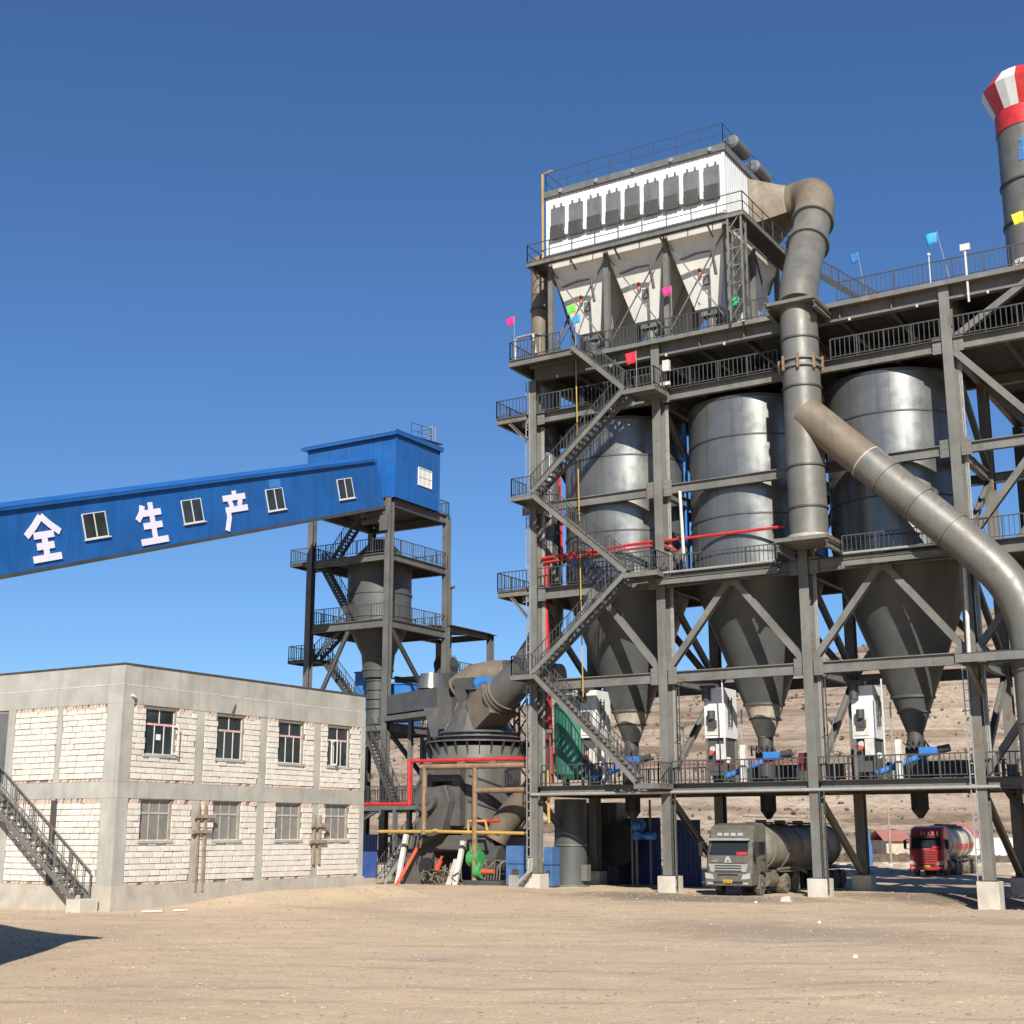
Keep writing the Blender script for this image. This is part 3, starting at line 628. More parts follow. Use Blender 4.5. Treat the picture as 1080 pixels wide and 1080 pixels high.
MB().box(HX1-.05,HX1+.06,HY0-.06,HY0+.05,27.75,32.6).build('corner_trim', M['blue'], Hh); MB().box(HX1-.05,HX1+.06,HY1-.05,HY1+.06,27.75,32.8).build('corner_trim', M['blue'], Hh)
wy0, wy1, wz0, wz1 = 15.15, 16.95, 29.3, 30.75
w_ = MB()
for q in ((wy0,wy0+.07,wz0,wz1),(wy1-.07,wy1,wz0,wz1),(wy0+.07,wy1-.07,wz0,wz0+.07),(wy0+.07,wy1-.07,wz1-.07,wz1)): w_.box(HX1-.02,HX1+.09,*q)
for c in (.33,.66): w_.box(HX1+.03,HX1+.08,wy0+(wy1-wy0)*c-.03,wy0+(wy1-wy0)*c+.03,wz0+.07,wz1-.07)
wo_ = w_.box(HX1+.03,HX1+.085,wy0+.07,wy1-.07,(wz0+wz1)/2-.03,(wz0+wz1)/2+.03).build('window', M['white'], Hh)
for c in (0,.33,.66): MB().box(HX1+.02,HX1+.05,wy0+.08+(wy1-wy0)*c,wy0+(wy1-wy0)*(c+.3),wz0+.08,wz1-.08).build('pane', M['pvc'], wo_)
rail(MB(), [(HX1-.3,14.6,33.05),(HX1-.3,17.3,33.2),(HX1-1.6,17.3,33.2)], 1.2, .5, .03, balu=False).build('roof_rail', M['rail'], Hh)
lg = MB()
for d in (-.22,.22): lg.bar((HX1+.35,17.2+d,27.9),(HX1+.35,17.2+d,34.9),.05)
for i in range(18): lg.bar((HX1+.35,16.98,28.3+i*.37),(HX1+.35,17.42,28.3+i*.37),.03)
for z in (33.4,34.1,34.8): lg.bar((HX1+.35,16.9,z),(HX1-.35,16.9,z),.04).bar((HX1+.35,17.5,z),(HX1-.35,17.5,z),.04).bar((HX1-.35,16.9,z),(HX1-.35,17.5,z),.04)
lg.v = [(x-1.05, y+1.0, z) for x, y, z in lg.v]; lg.build('roof_ladder', M['chrome'], Hh)
# the lean-to frame behind the tower
An = thing('annex_shed', 'low open steel annex with shed roof behind the transfer tower', 'shed', (-22.5,23.5,0))
for x in (-20.1,-25.2):
    MB().ibeam((x,26.5,0),(x,26.5,19.0),.45,.45,up=(0,1,0)).build('column', M['steel_tw'], An)
for z in (15.4,19.2): 
    MB().ibeam((-20.1,20.3,z-.3),(-20.1,26.3,z-.3),.28,.5).ibeam((-25.2,20.3,z-.3),(-25.2,26.3,z-.3),.28,.5).ibeam((-25,26.5,z-.3),(-20.3,26.5,z-.3),.28,.5).build('beam', M['steel_tw'], An)
MB().box(-25.6,-19.7,20.1,26.9,15.15,15.22).build('floor', M['deck'], An)
rail(MB(), [(-20.0,20.3,15.22),(-20.0,26.4,15.22),(-25.2,26.4,15.22)]).build('railing', M['rail'], An)
ribbed(lambda y, d: ((-19.6,y,18.98+d),(-25.8,y,19.5+d)), 20.1, 27.0, .3, .04).build('roof', M['steel_dk'], An)
single(MB().tube([(-21.1,22,15.22),(-21.1,22,22.4)],.17,12).tube([(-21.1,22,22.4),(-21.1,22,22.55)],.42,14),'vent_pipe','slim grey vent pipe with a flat cap rising through the annex roof','pipe',M['duct'],(-21.1,22,15.22))
fn_ = MB().tube([(-21.6,21.6,16.2),(-21.6,23.0,16.2)],.75,18).box(-22.2,-21,21.5,23.1,15.24,15.8)
for k in range(7): fn_.tube([(-21.3+.2*math.cos(k),21.3+k*.25,15.9),(-21.1,21.2+k*.27,17.0),(-20.8,21.3+k*.3,16.0)],.05,6)
single(fn_,'annex_fan','dark round blower with hoses on the annex floor','fan',M['steel_dk'],(-21.6,22.3,15.24))
for i,(px,py) in enumerate(((391,722),(425,735))):
    p = at(px,py,'Y',17.5); single(MB().box(p.x-1.1,p.x+1.1,16.9,18.3,10.97,p.z+.9).box(p.x-1.18,p.x+1.18,16.82,18.38,p.z+.9,p.z+1.0),'switch_cabinet',['blue switch cabinet left of the feed bin funnel','blue switch cabinet right of the feed bin funnel'][i],'cabinet',M['bluem'],(p.x,17.6,10.97))
# weigh feeder between the bin and the mill
Fd = thing('weigh_feeder', 'long dark enclosed weigh feeder running from the tower to the mill', 'feeder', (-16,10.2,10.9))
a, b_ = Vector((-20.6,13.6,12.2)), Vector((-12.0,8.6,12.0))
MB().bar(a,b_,1.7,1.35).build('housing', M['mill'], Fd)
for i in range(4): p = a.lerp(b_,(.1,.45,.72,.96)[i]); d = (b_-a).normalized()*.05; MB().bar(p-d,p+d,1.78,1.42).build('rib', M['steel_dk'], Fd)
MB().bar(a+Vector((0,0,-1.0)),b_+Vector((0,0,-1.0)),2.0,.35).build('support_beam', M['steel'], Fd)
MB().frustum((-13.4,-11.4,7.7,9.3),11.3,(-12.4,-10.9,7.2,8.4),9.3).build('chute', M['mill'], Fd)
MB().tube([(-14.5,10.1,12.85),(-14.5,10.1,13.9)],[1.0,.75],20).build('inlet_cap', M['silo'], Fd)
MB().ibeam((-14.6,10.2,0),(-14.6,10.2,10.9),.3,.3).ibeam((-17.4,11.8,0),(-17.4,11.8,10.9),.3,.3).build('leg', M['steel'], Fd)
# dark clutter between the tower and the mill
be = thing('bucket_elevator', 'tall dark bucket elevator casing standing behind the weigh feeder', 'elevator', (-18.2,17,0))
MB().box(-19.0,-17.6,16.2,17.6,0,13.6).build('casing', M['steel_dk'], be)
for k in range(6): MB().box(-19.06,-17.54,16.14,17.66,1.5+k*2.1,1.62+k*2.1).build('joint_band', M['mill'], be)
MB().box(-19.3,-16.9,15.9,17.9,13.6,14.7).build('head', M['steel_dk'], be)
ds_ = thing('dust_screen', 'dark corrugated screen closing the bay behind the mill', 'screen', (-14,13,0))
ribbed(lambda x, d: ((x,13-d,3.1),(x,13-d,9.6)), -17.4, -11.9, .3, .05).box(-17.4,-11.9,13.02,13.08,3.1,9.6).build('sheet', M['mill'], ds_)
for x in (-17.4,-14.7,-12.0): MB().bar((x,13.2,0),(x,13.2,9.8),.2).build('post', M['steel_dk'], ds_)
mp_ = thing('mill_platform', 'dark service platform with railing left of the mill', 'platform', (-15,9,5))
MB().box(-19.6,-11.6,7.6,12.0,5.0,5.08).build('floor', M['deck'], mp_)
for y in (7.7,11.9): MB().ibeam((-19.6,y,4.8),(-11.6,y,4.8),.2,.38).build('beam', M['steel_tw'], mp_)
for x in (-19.3,-15.6,-11.9): MB().ibeam((x,7.7,0),(x,7.7,4.6),.25,.25,up=(0,1,0)).build('leg', M['steel_tw'], mp_)
rail(MB(), [(-19.5,7.7,5.08),(-11.7,7.7,5.08)]).build('railing', M['rail'], mp_)
flight(mp_, (-16.8,9.4,5.1), (-19.4,9.4,10.0), .8, M['steel_dk'])
ou = thing('oil_station', 'dark lubrication tank with pipes on the platform left of the mill', 'tank', (-14,9.5,5.1))
MB().tube([(-14.8,9.6,6.0),(-12.6,9.6,6.0)],.75,20).build('drum', M['mill'], ou)
for k in range(6): MB().tube([(-14.6+k*.4,9.0,5.2),(-14.5+k*.4,8.7,6.3+.2*(k%3)),(-14.1+k*.4,9.1,6.9)],.06,6).build('pipe', M['steel_tw'] if k%2 else M['steel_dk'], ou)
MB().box(-14.6,-14.2,9.0,10.2,5.09,5.4).build('cradle', M['steel_dk'], ou); MB().box(-13.2,-12.8,9.0,10.2,5.09,5.4).build('cradle', M['steel_dk'], ou)
# ------------------------------------------------------------------ vertical mill
MX, MY = -8.2, 6.5
Ml = thing('vertical_mill', 'big dark grey vertical grinding mill between the tower and the silos', 'mill', (MX,MY,0))
MB().prism([(-11.9,-.2),(-10.2,-.2),(-9.5,2.0),(-6.9,2.0),(-6.6,-.2),(-4.7,-.2),(-5.2,2.95),(-11.3,2.95)],'Y',3.5,9.2).build('base_frame', M['mill'], Ml, bevel=.03)
MB().box(-11.4,-5.0,4.2,8.8,2.95,3.35).build('base_plate', M['mill'], Ml)
MB().lathe([(2.75,0),(2.75,3.9)],(MX,MY,3.35),56).build('housing', M['mill'], Ml)
MB().lathe([(2.75,0),(3.0,.12),(3.0,1.15),(2.6,1.35)],(MX,MY,7.25),56).build('upper_housing', M['duct'], Ml)
MB().ring((MX,MY,8.72),2.3,.1,1.05,56).build('flange', M['mill'], Ml)
fi = MB()
for k in range(26):
    t = 2*math.pi*k/26; d = Vector((math.cos(t),math.sin(t),0)); c = Vector((MX,MY,8.66))
    fi.bar(c+d*3.28,c+d*2.95+Vector((0,0,-.75)),.07,.16)
fi.build('bracket_fins', M['steel_dk'], Ml)
MB().ring((MX,MY,9.05),2.25,.08,.5,48).build('flange', M['mill'], Ml); MB().ring((MX,MY,9.35),2.2,.12,.3,48).build('flange', M['mill'], Ml)
MB().lathe([(2.35,0),(2.3,.5),(1.35,2.55),(0,2.55)],(MX,MY,8.78),18,False).build('classifier', M['mill'], Ml)
for k in range(14):
    t = 2*math.pi*k/14
    if k % 2: MB().bar((MX+2.3*math.cos(t),MY+2.3*math.sin(t),9.4),(MX+1.4*math.cos(t),MY+1.4*math.sin(t),11.25),.08,.06).build('rib', M['duct'], Ml)
MB().lathe([(.95,0),(.95,.75),(1.15,.75),(1.15,.85),(0,.85)],(MX+.3,MY,11.33),20).build('drive_stool', M['mill'], Ml)
MB().tube([(MX+.2,MY,12.55),(MX+1.3,MY-.4,12.55)],.36,14).tube([(MX-.05,MY+.1,12.55),(MX+.2,MY,12.55)],.46,14).box(MX+.3,MX+.9,MY-.5,MY+.1,12.19,12.35).build('motor', M['bluem'], Ml)
MB().box(MX-1.6,MX-.2,MY-.4,MY+.6,12.1,12.95).tube([(MX-1.9,MY,12.6),(MX-1.0,MY,12.6)],.33,12).box(MX-1.3,MX-.4,MY-.8,MY+.4,11.3,12.1).build('gearbox', M['steel_dk'], Ml)
MB().box(MX-2.1,MX-1.0,MY-1.6,MY-.2,9.6,11.6).build('side_port', M['mill'], Ml)
fr = MB().box(-10.0,-9.45,3.2,4.6,3.5,7.1).box(-8.0,-7.4,3.2,4.6,3.5,7.1).box(-9.45,-8.0,3.2,4.6,6.2,7.1).box(-9.45,-8.0,3.2,4.6,3.5,4.2)
fr.build('rocker_frame', M['mill'], Ml, bevel=.03)
MB().prism([(-9.3,5.8),(-8.0,5.95),(-7.7,5.0),(-8.2,3.2),(-9.9,2.4),(-10.3,2.9),(-9.9,4.6)],'Y',2.5,3.6).tube([(-9.2,2.0,5.1),(-9.2,3.6,5.1)],.75,24).tube([(-9.2,1.9,5.1),(-9.2,2.0,5.1)],.4,20).build('rocker_arm', M['mill'], Ml, bevel=.03)
for x in (-10.35,-9.9,-9.6): MB().bar((x,2.2,2.2),(x+.55,2.2,4.6),.07).build('hydraulic_rod', M['steel'], Ml)
for k in range(3):
    t0 = -1.15+k*.02; z = 6.6-k*1.55
    pts = [(MX+2.8*math.cos(t), MY+2.8*math.sin(t), z-(t+1.2)*.9) for t in [-1.2+i*.12 for i in range(14)]]
    MB().tube(pts,.07,6).build('hose', M['steel_dk'], Ml)
for k in range(9):
    r_ = random.Random(k); a0 = -10.1+k*.3; q_ = [(a0+r_.uniform(-.3,.3)+.25*i, 2.9+r_.uniform(-.3,.2), max(.08, .9*math.sin(i*.8+.3)*r_.uniform(.6,1.3))) for i in range(5)]
    MB().tube([(q_[0][0],3.4,r_.uniform(.6,1.6))]+q_,.045,6).build('hose', M['rubber'] if k%4 else M['steel'], Ml)
MB().tube([(-9.9,3.2,1.1),(-9.9,3.45,1.1)],.5,18).build('manhole', M['black'], Ml)
# mill outlet: square transition, elbow and riser
Du = thing('mill_duct', 'fat brown-grey duct elbow rising from the mill into the silo frame', 'duct', (-4,5,9))
rc = at(579,450,'Y',2.2)
a, b_ = Vector((-7.3,5.6,10.3)), Vector((-5.6,4.9,11.3))
MB().bar(a,b_,2.0,2.1).build('square_transition', M['duct_br'], Du, bevel=.02)
P_ = [b_, Vector((-4.6,4.5,11.9)), Vector((-3.0,4.0,12.9)), Vector((-1.6,3.3,14.2)), Vector((-.6,2.7,15.8)), Vector((rc.x,2.3,17.8)), Vector((rc.x,2.2,20))]
MB().tube(P_,[1.12,1.12,1.1,1.0,.85,.7,.66],28).build('elbow', M['duct'], Du)
MB().tube([P_[-1],(rc.x,2.2,30.6)],.66,24).build('riser', M['silo'], Du)
for i, z in enumerate((20.5,23.2,25.9,28.5)): MB().ring((rc.x,2.2,z),.66,.1,.07,24).build('hoop', M['cone'], Du)
for f in (.0,.25,.5): p = b_.lerp(P_[1],f); d = (P_[1]-b_).normalized()*.05; MB().tube([p-d,p+d],1.22,28).build('flange', M['duct_br'], Du)
single(MB().tube([at(484,728,'Y',9),at(500,716,'Y',9),at(520,712,'Y',9.5),at(545,712,'Y',10),at(590,716,'Y',10)],1.0,24),'return_duct','brown dusty return duct passing behind the mill top','duct',M['duct_br'])
single(MB().tube([at(543,876,'Y',4.2)+Vector((-1.2,-.3,-.6)),at(532,868,'Y',4.2),at(545,853,'Y',4.2),at(572,828,'Y',4.2)],[.75,.8,.85,.85],22),'hot_air_duct','dusty brown hot-air duct curving down beside the mill base','duct',M['duct_br'])
# pipes and posts in front of the mill
YP = 2.0
def ppx(lst, y): return [at(a,b_,'Y',y) for a, b_ in lst]
single(MB().tube(ppx([(384,848),(430,848)],YP),.11,8).tube(ppx([(432,849),(432,803)],YP),.15,8).tube(ppx([(431,803),(556,800)],YP),.12,8),'fire_main','bright red fire main stepping up in front of the mill','pipe',M['red'],(-8,YP,4.9))
single(MB().tube(ppx([(500,866),(527,866)],YP+.4),.09,8),'red_branch_pipe','short red branch pipe low in front of the mill housing','pipe',M['red'])
single(MB().tube(ppx([(400,877),(455,877),(459,875.5),(463,877),(556,879)],YP),.1,8),'gas_line','long yellow gas line running level before the mill base','pipe',M['yellow'])
single(MB().tube(ppx([(494,879),(494,866),(512,866),(514,876)],YP),.09,8),'gas_branch','yellow pipe loop standing on the gas line','pipe',M['yellow'])
Pf = thing('rusty_pipe_rack', 'rusty tube rack of two posts and a crossbeam before the mill', 'rack', (-8,YP,0))
for px in (448,501): p = at(px,809,'Y',YP); MB().tube([(p.x,YP,(gh(p.x,YP)-.1) if px > 460 else 3.0),(p.x,YP,p.z)],.165,14).build('post', M['wood'], Pf)
MB().tube(ppx([(444,809),(556,807)],YP),.17,10).build('crossbeam', M['wood'], Pf)
MB().tube(ppx([(503,834),(554,833)],YP),.17,10).build('side_rail', M['wood'], Pf)
for px in (452,487,520): p = at(px,806,'Y',YP); MB().prism([(p.x-.35,p.z+.03),(p.x+.35,p.z+.03),(p.x,p.z+.4)],'Y',YP-.08,YP+.08).build('saddle', M['steel'], Pf)
# blue screens, cabinets, pumps round the mill
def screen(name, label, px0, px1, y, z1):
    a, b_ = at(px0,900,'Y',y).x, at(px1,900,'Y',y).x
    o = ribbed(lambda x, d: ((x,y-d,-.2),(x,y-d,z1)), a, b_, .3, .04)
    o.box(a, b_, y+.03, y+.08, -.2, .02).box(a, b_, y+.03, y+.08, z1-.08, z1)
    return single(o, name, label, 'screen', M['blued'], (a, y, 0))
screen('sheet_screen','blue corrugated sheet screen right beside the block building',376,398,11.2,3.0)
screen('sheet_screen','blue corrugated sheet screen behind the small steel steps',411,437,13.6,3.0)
St2 = thing('mill_steps', 'small steel steps leading up to the mill base', 'stairs', (-13,3,0))
flight(St2, (-12.9,2.6,.1), (-12.2,5.2,3.1), .85, M['chrome'], M['rail'], .32)
for i,(x,c,lb) in enumerate(((-11.55,'dirtwhite','white post leaning beside the small steel steps'),(-10.75,'orange','orange beam leaning against the mill base'),(-7.25,'dirtwhite','white post leaning on the right leg of the mill base'),(-7.75,'dirtwhite','short white post in the middle of the mill base'))):
    top = (3.0,3.0,2.6,1.5)[i]; single(MB().bar((x-(.9 if i == 1 else .1),2.7,-.02),(x+(.75 if i == 1 else .1),3.3,top),.3,.2),'leaning_beam',lb,'beam',M[c],(x,3,-.02))
single(MB().tube([(-8.7,2.7,.9),(-8.45,2.7,1.45)],.18,12).tube([(-8.45,2.7,1.45),(-8.3,2.7,1.7)],.08,8),'hydraulic_accumulator','orange accumulator bottle in the opening of the mill base','cylinder',M['orange'])
pu = thing('green_pump_set', 'green pump and motor set standing right of the mill', 'pump', (-5,2.4,0))
MB().tube([(-5.85,2.2,1.6),(-5.25,2.2,1.6)],.38,16).tube([(-5.95,2.2,1.6),(-5.85,2.2,1.6)],.46,16).tube([(-5.25,2.2,1.6),(-5.15,2.2,1.6)],.46,16).box(-5.75,-5.35,1.9,2.5,1.9,2.3).tube([(-5.55,2.2,2.2),(-5.55,2.2,2.5)],.2,10).build('pump', M['greenm'], pu)
MB().tube([(-5.4,2.0,.85),(-5.0,2.0,.85)],.36,16).tube([(-5.2,2.0,.85),(-5.15,2.0,1.4)],.16,10).tube([(-5.0,2.0,.85),(-4.93,2.0,.85)],.42,16).build('volute', M['greenm'], pu)
MB().tube([(-4.95,2.0,.85),(-4.1,2.0,.85)],.15,10).tube([(-4.75,2.0,.85),(-4.65,2.0,.85)],.2,10).build('coupling_guard', M['orange'], pu)
MB().box(-6.1,-3.4,1.6,3.0,-.1,.35).tube([(-4.6,2.9,1.5),(-4.0,2.9,1.5)],.85,16).build('bedplate', M['steel_dk'], pu)
for k in range(8): MB().tube([(-5.2+k*.2,2.1,.4),(-5.0+k*.2,1.9,1.1+.2*(k%3)),(-4.7+k*.18,2.2,1.5)],.05,6).build('hose', M['steel'], pu)
for nm, a, b_, lb, yy in (('control_cabinet',533.5,551.5,'blue control cabinet left of the foot of the first column',1.6),('control_cabinet',573.5,582,'narrow blue control cabinet right of the foot of the first column',1.2)):
    x0, x1 = at(a,900,'Y',yy).x, at(b_,900,'Y',yy).x; z1 = at(a,892,'Y',yy).z if yy > 1.5 else 2.3
    cb = thing(nm, lb, 'cabinet', ((x0+x1)/2,yy+.4,0), 'blue control cabinets')
    MB().box(x0,x1,yy,yy+.9,.15,z1).build('body', M['bluec'], cb, bevel=.02)
    MB().box(x0-.03,x1+.03,yy-.03,yy+.93,z1*.56,z1*.56+.05).build('band', M['blued'], cb)
    MB().box(x0+(x1-x0)*.4,x0+(x1-x0)*.75,yy-.05,yy-.002,z1*.3,z1*.44).build('meter', M['steel_dk'], cb)
    MB().box(x0,x1,yy,yy+.9,-.2,.147).build('plinth', M['steel_dk'], cb)
lt = thing('lattice_mast', 'dark lattice mast standing behind the right side of the mill', 'mast', (-4.5,11,0))
c0 = at(545,760,'Y',11); lm = MB()
for dx in (-.5,.5):
    for dy in (-.5,.5): lm.bar((c0.x+dx,11+dy,0),(c0.x+dx,11+dy,12),.12)
for i in range(9):
    z = i*1.33; s = 1 if i % 2 else -1
    for dy in (-.5,.5): lm.bar((c0.x-.5*s,11+dy,z),(c0.x+.5*s,11+dy,z+1.33),.08).bar((c0.x+.5*s,11+dy,z),(c0.x-.5*s,11+dy,z+1.33),.08)
lm.build('lattice', M['steel_dk'], lt)
# ------------------------------------------------------------------ main silo frame
CX = [0, 8.25, 16.5, 24.75, 33.0]; FY = [0.0, 7.0]
F = thing('silo_frame', 'tall dark grey steel frame of columns, beams and braces carrying the silos', 'frame', (16,3.5,0))
for i, x in enumerate(CX):
    for y in FY:
        MB().ibeam((x,y,.8),(x,y,30.9 if i else 29.85),.52,.62,up=(0,1,0),tf=.05,tw=.06).build('column', M['steel'], F)
        bw = 1.02; MB().box(x-bw/2,x+bw/2,y-bw/2,y+bw/2,gh(x,y)-.5,.85).build('footing', M['foot'], F, bevel=.025)
        MB().box(x-.4,x+.4,y-.45,y+.45,.853,.9).build('base_plate', M['steel_dk'], F)
def bay(z, hgt, ys=FY, bays=range(4), w=.3, m=None):
    for y in ys:
        for i in bays: MB().ibeam((CX[i]+.27,y,z-hgt/2),(CX[i+1]-.27,y,z-hgt/2),w,hgt).build('beam', m or M['steel'], F)
def cross(z, hgt, w=.3):
    for x in CX: MB().ibeam((x,.32,z-hgt/2-.004),(x,6.68,z-hgt/2-.004),w,hgt).build('beam', M['steel'], F)
for z, hgt in ((5.62,.5),(11.68,.6),(17.0,.62),(22.2,.55),(27.7,.55)): bay(z, hgt); cross(z, hgt)
for y in FY: MB().ibeam((.0,y,30.3),(CX[4]+.2,y,30.3),.42,.85).build('beam', M['steel'], F)
cross(30.6,.7)
for x in (2.7,5.4,10.9,13.6,19.2,21.9,27.5,30.2):
    for z in (27.55,30.2): MB().ibeam((x,.2,z-.15),(x,6.8,z-.15),.2,.35).build('joist', M['steel_dk'], F)
for i in range(4):                                      # inverted V braces under the silo ring level
    a, b_ = CX[i], CX[i+1]; c = (a+b_)/2
    for y in FY:
        for p, q in (((a+.25,y,11.75),(c-.12,y,16.4)),((b_-.25,y,11.75),(c+.12,y,16.4))): MB().ibeam(p,q,.34,.34,up=(0,1,0),tf=.05).build('brace', M['steel'], F)
    MB().box(c-.5,c+.5,-.2,.2,16.1,16.36).build('gusset', M['steel'], F)
for x in CX:
    for p, q in (((x,.3,4.9),(x,6.75,.95)),((x,.3,5.8),(x,6.75,11.1)),((x,6.75,12),(x,.3,16.4)),((x,.3,17.2),(x,6.75,21.7)),((x,6.75,22.4),(x,.3,27.2))):
        MB().ibeam(p,q,.3,.3,up=(1,0,0)).build('brace', M['steel'], F)
c4 = CX[3]+4.1
for p, q in (((CX[3]+.25,0,27.75),(c4,0,30.1)),((CX[3]+.25,0,27.1),(c4+.2,0,22.4)),((CX[3]+.25,0,17.2),(c4,0,21.8)),((CX[4]-.25,0,27.1),(c4+.3,0,22.4)),((CX[4]-.25,0,17.2),(c4+.3,0,21.8)),((CX[3]+.25,7,27.1),(c4,7,22.4)),((CX[3]+.25,7,17.2),(c4,7,21.8)),((CX[3]+.3,0,5.9),(c4,0,11.0)),((CX[4]-.3,0,27.75),(c4+.2,0,30.1))):
    MB().ibeam(p,q,.34,.34,up=(0,1,0)).build('brace', M['steel'], F)
for x in CX[:4]:                                        # bolted joint plates where beams and braces meet the columns
    for z in (11.4,16.7,21.95,27.45):
        for sx in (-1, 1):
            jp = MB().box(min(x+sx*.27,x+sx*.78),max(x+sx*.27,x+sx*.78),-.185,-.155,z-.42,z+.5)
            for a_ in (.36,.52,.68):
                for b_ in (-.28,0.,.3): jp.box(x+sx*a_-.022,x+sx*a_+.022,-.21,-.186,z+b_-.022,z+b_+.022)
            jp.build('joint_plate', M['steel'], F)
    single(MB().box(x+.28,x+.5,.25,.3,5.7,27).tube([(x+.36,.22,5.7),(x+.36,.22,27)],.03,6).tube([(x+.44,.22,5.7),(x+.44,.22,27)],.025,6),'cable_tray','narrow cable tray running up behind the %s front column' % ['first','second','third','fourth'][CX.index(x)],'cable tray',M['chrome'],(x+.39,.27,5.7))
SC = [((CX[i]+CX[i+1])/2, 3.95) for i in range(3)]
def deckpl(z, r, y0, y1, nm='floor', t=.05):
    for i in range(4):
        d = MB()
        if r and i < 3: holed(d, CX[i], CX[i+1], y0, y1, z+.003, z+t, SC[i], r)
        else: d.box(CX[i], CX[i+1], y0, y1, z+.003, z+t)
        d.build(nm, M['deck'], F)
deckpl(5.62,0,-.3,7.3); deckpl(17.0,3.72,-.3,7.7); deckpl(27.7,0,-.3,7.4); deckpl(30.75,0,-.45,8.6)
MB().box(-.7,CX[0],-1.9,8.6,30.753,30.8).box(CX[0],3.95,-1.9,-.45,30.753,30.8).build('floor', M['deck'], F)
MB().box(CX[3],CX[4],7.4,16,27.703,27.75).build('floor', M['deck'], F)
for y in (11,15.8): MB().ibeam((CX[3],y,27.4),(CX[4],y,27.4),.3,.55).build('beam', M['steel_dk'], F)
for x in (CX[3],CX[4]): 
    MB().ibeam((x,7.3,27.4),(x,16,27.4),.3,.5).ibeam((x,15.8,0),(x,15.8,27.1),.5,.5,up=(0,1,0)).build('beam', M['steel_dk'], F)
MB().ibeam((-.7,-1.85,30.55),(3.85,-1.85,30.55),.2,.4).ibeam((-.65,-1.7,30.55),(-.65,8.4,30.55),.2,.4).ibeam((3.85,-1.75,30.55),(3.85,-.5,30.55),.2,.4).build('beam', M['steel'], F)
MB().box(CX[0],CX[4],-.62,-.46,30.55,30.8).build('kerb', M['steel'], F)
# balconies on the left side
for z, xl in ((27.7,-2.4),(17.0,-2.3)):
    MB().box(xl,-.3,-.6,7.2,z+.003,z+.05).build('floor', M['deck'], F)
    MB().ibeam((xl,-.5,z-.18),(-.32,-.5,z-.18),.18,.34).ibeam((xl+.08,-.38,z-.18),(xl+.08,7.1,z-.18),.18,.34).build('beam', M['steel'], F)
    MB().ibeam((-.3,-.5,z-1.6),(xl+.9,-.5,z-.35),.16,.16).build('brace', M['steel'], F)
    rail(MB(), [(-.3,-.52,z+.05),(xl,-.52,z+.05),(xl,7.1,z+.05)]).build('railing', M['rail'], F)
[MB().box(a,b,-1.15,-.31,16.7,16.75).build('catwalk', M['deck'], F) for a, b in ((CX[1]+.1,15.4),(18.95,24.2))]
MB().ibeam((CX[1]+.1,-1.1,16.5),(15.4,-1.1,16.5),.16,.34).ibeam((18.95,-1.1,16.5),(24.2,-1.1,16.5),.16,.34).build('beam', M['steel'], F)
[MB().tube([(a,-1.25,16.95),(b,-1.25,16.95)],.07,8).build('edge_pipe', M['chrome'], F) for a, b in ((CX[1]+.2,15.4),(19,24.2))]
MB().tube([(-.1,-.42,5.2),(CX[3]+.9,-.42,5.2)],.09,10).build('edge_pipe', M['chrome'], F)
for pts in ([(CX[1]+.1,-1.1,16.75),(15.4,-1.1,16.75)],[(18.95,-1.1,16.75),(24.2,-1.1,16.75)],[(.3,-.25,17.05),(8.0,-.25,17.05)],[(25.1,-.2,17.05),(33,-.2,17.05)],[(24.9,6.9,17.05),(33,6.9,17.05)],
            [(.35,-.2,27.75),(8.0,-.2,27.75)],[(8.6,-.2,27.75),(15.6,-.2,27.75)],[(18.6,-.2,27.75),(24.4,-.2,27.75)],[(25.1,-.2,27.75),(33,-.2,27.75)],
            [(.5,-.22,5.67),(6.7,-.22,5.67)],[(8.6,-.22,5.67),(16.2,-.22,5.67)],[(16.8,-.22,5.67),(24.4,-.22,5.67)],[(25.1,-.22,5.67),(33,-.22,5.67)],[(.3,7.2,5.67),(33,7.2,5.67)],
            [(-.65,8.4,30.8),(-.65,-1.8,30.8),(2.8,-1.8,30.8)],[(3.95,-.5,30.8),(15.3,-.5,30.8)],[(19.2,-.5,30.8),(33,-.5,30.8)],[(15.3,8.5,30.8),(33,8.5,30.8)]):
    big = pts[0][2] > 27 and pts[0][2] < 28 or pts[0][2] < 6
    rail(MB(), pts, 1.15, .26 if big else .24, .05 if big else .04).build('railing', M['rail'], F)
for x in (2.8,5.6,11,13.7,19.2,22): MB().box(x-.03,x+.03,-.19,.19,29.92,30.7).build('stiffener', M['steel'], F)
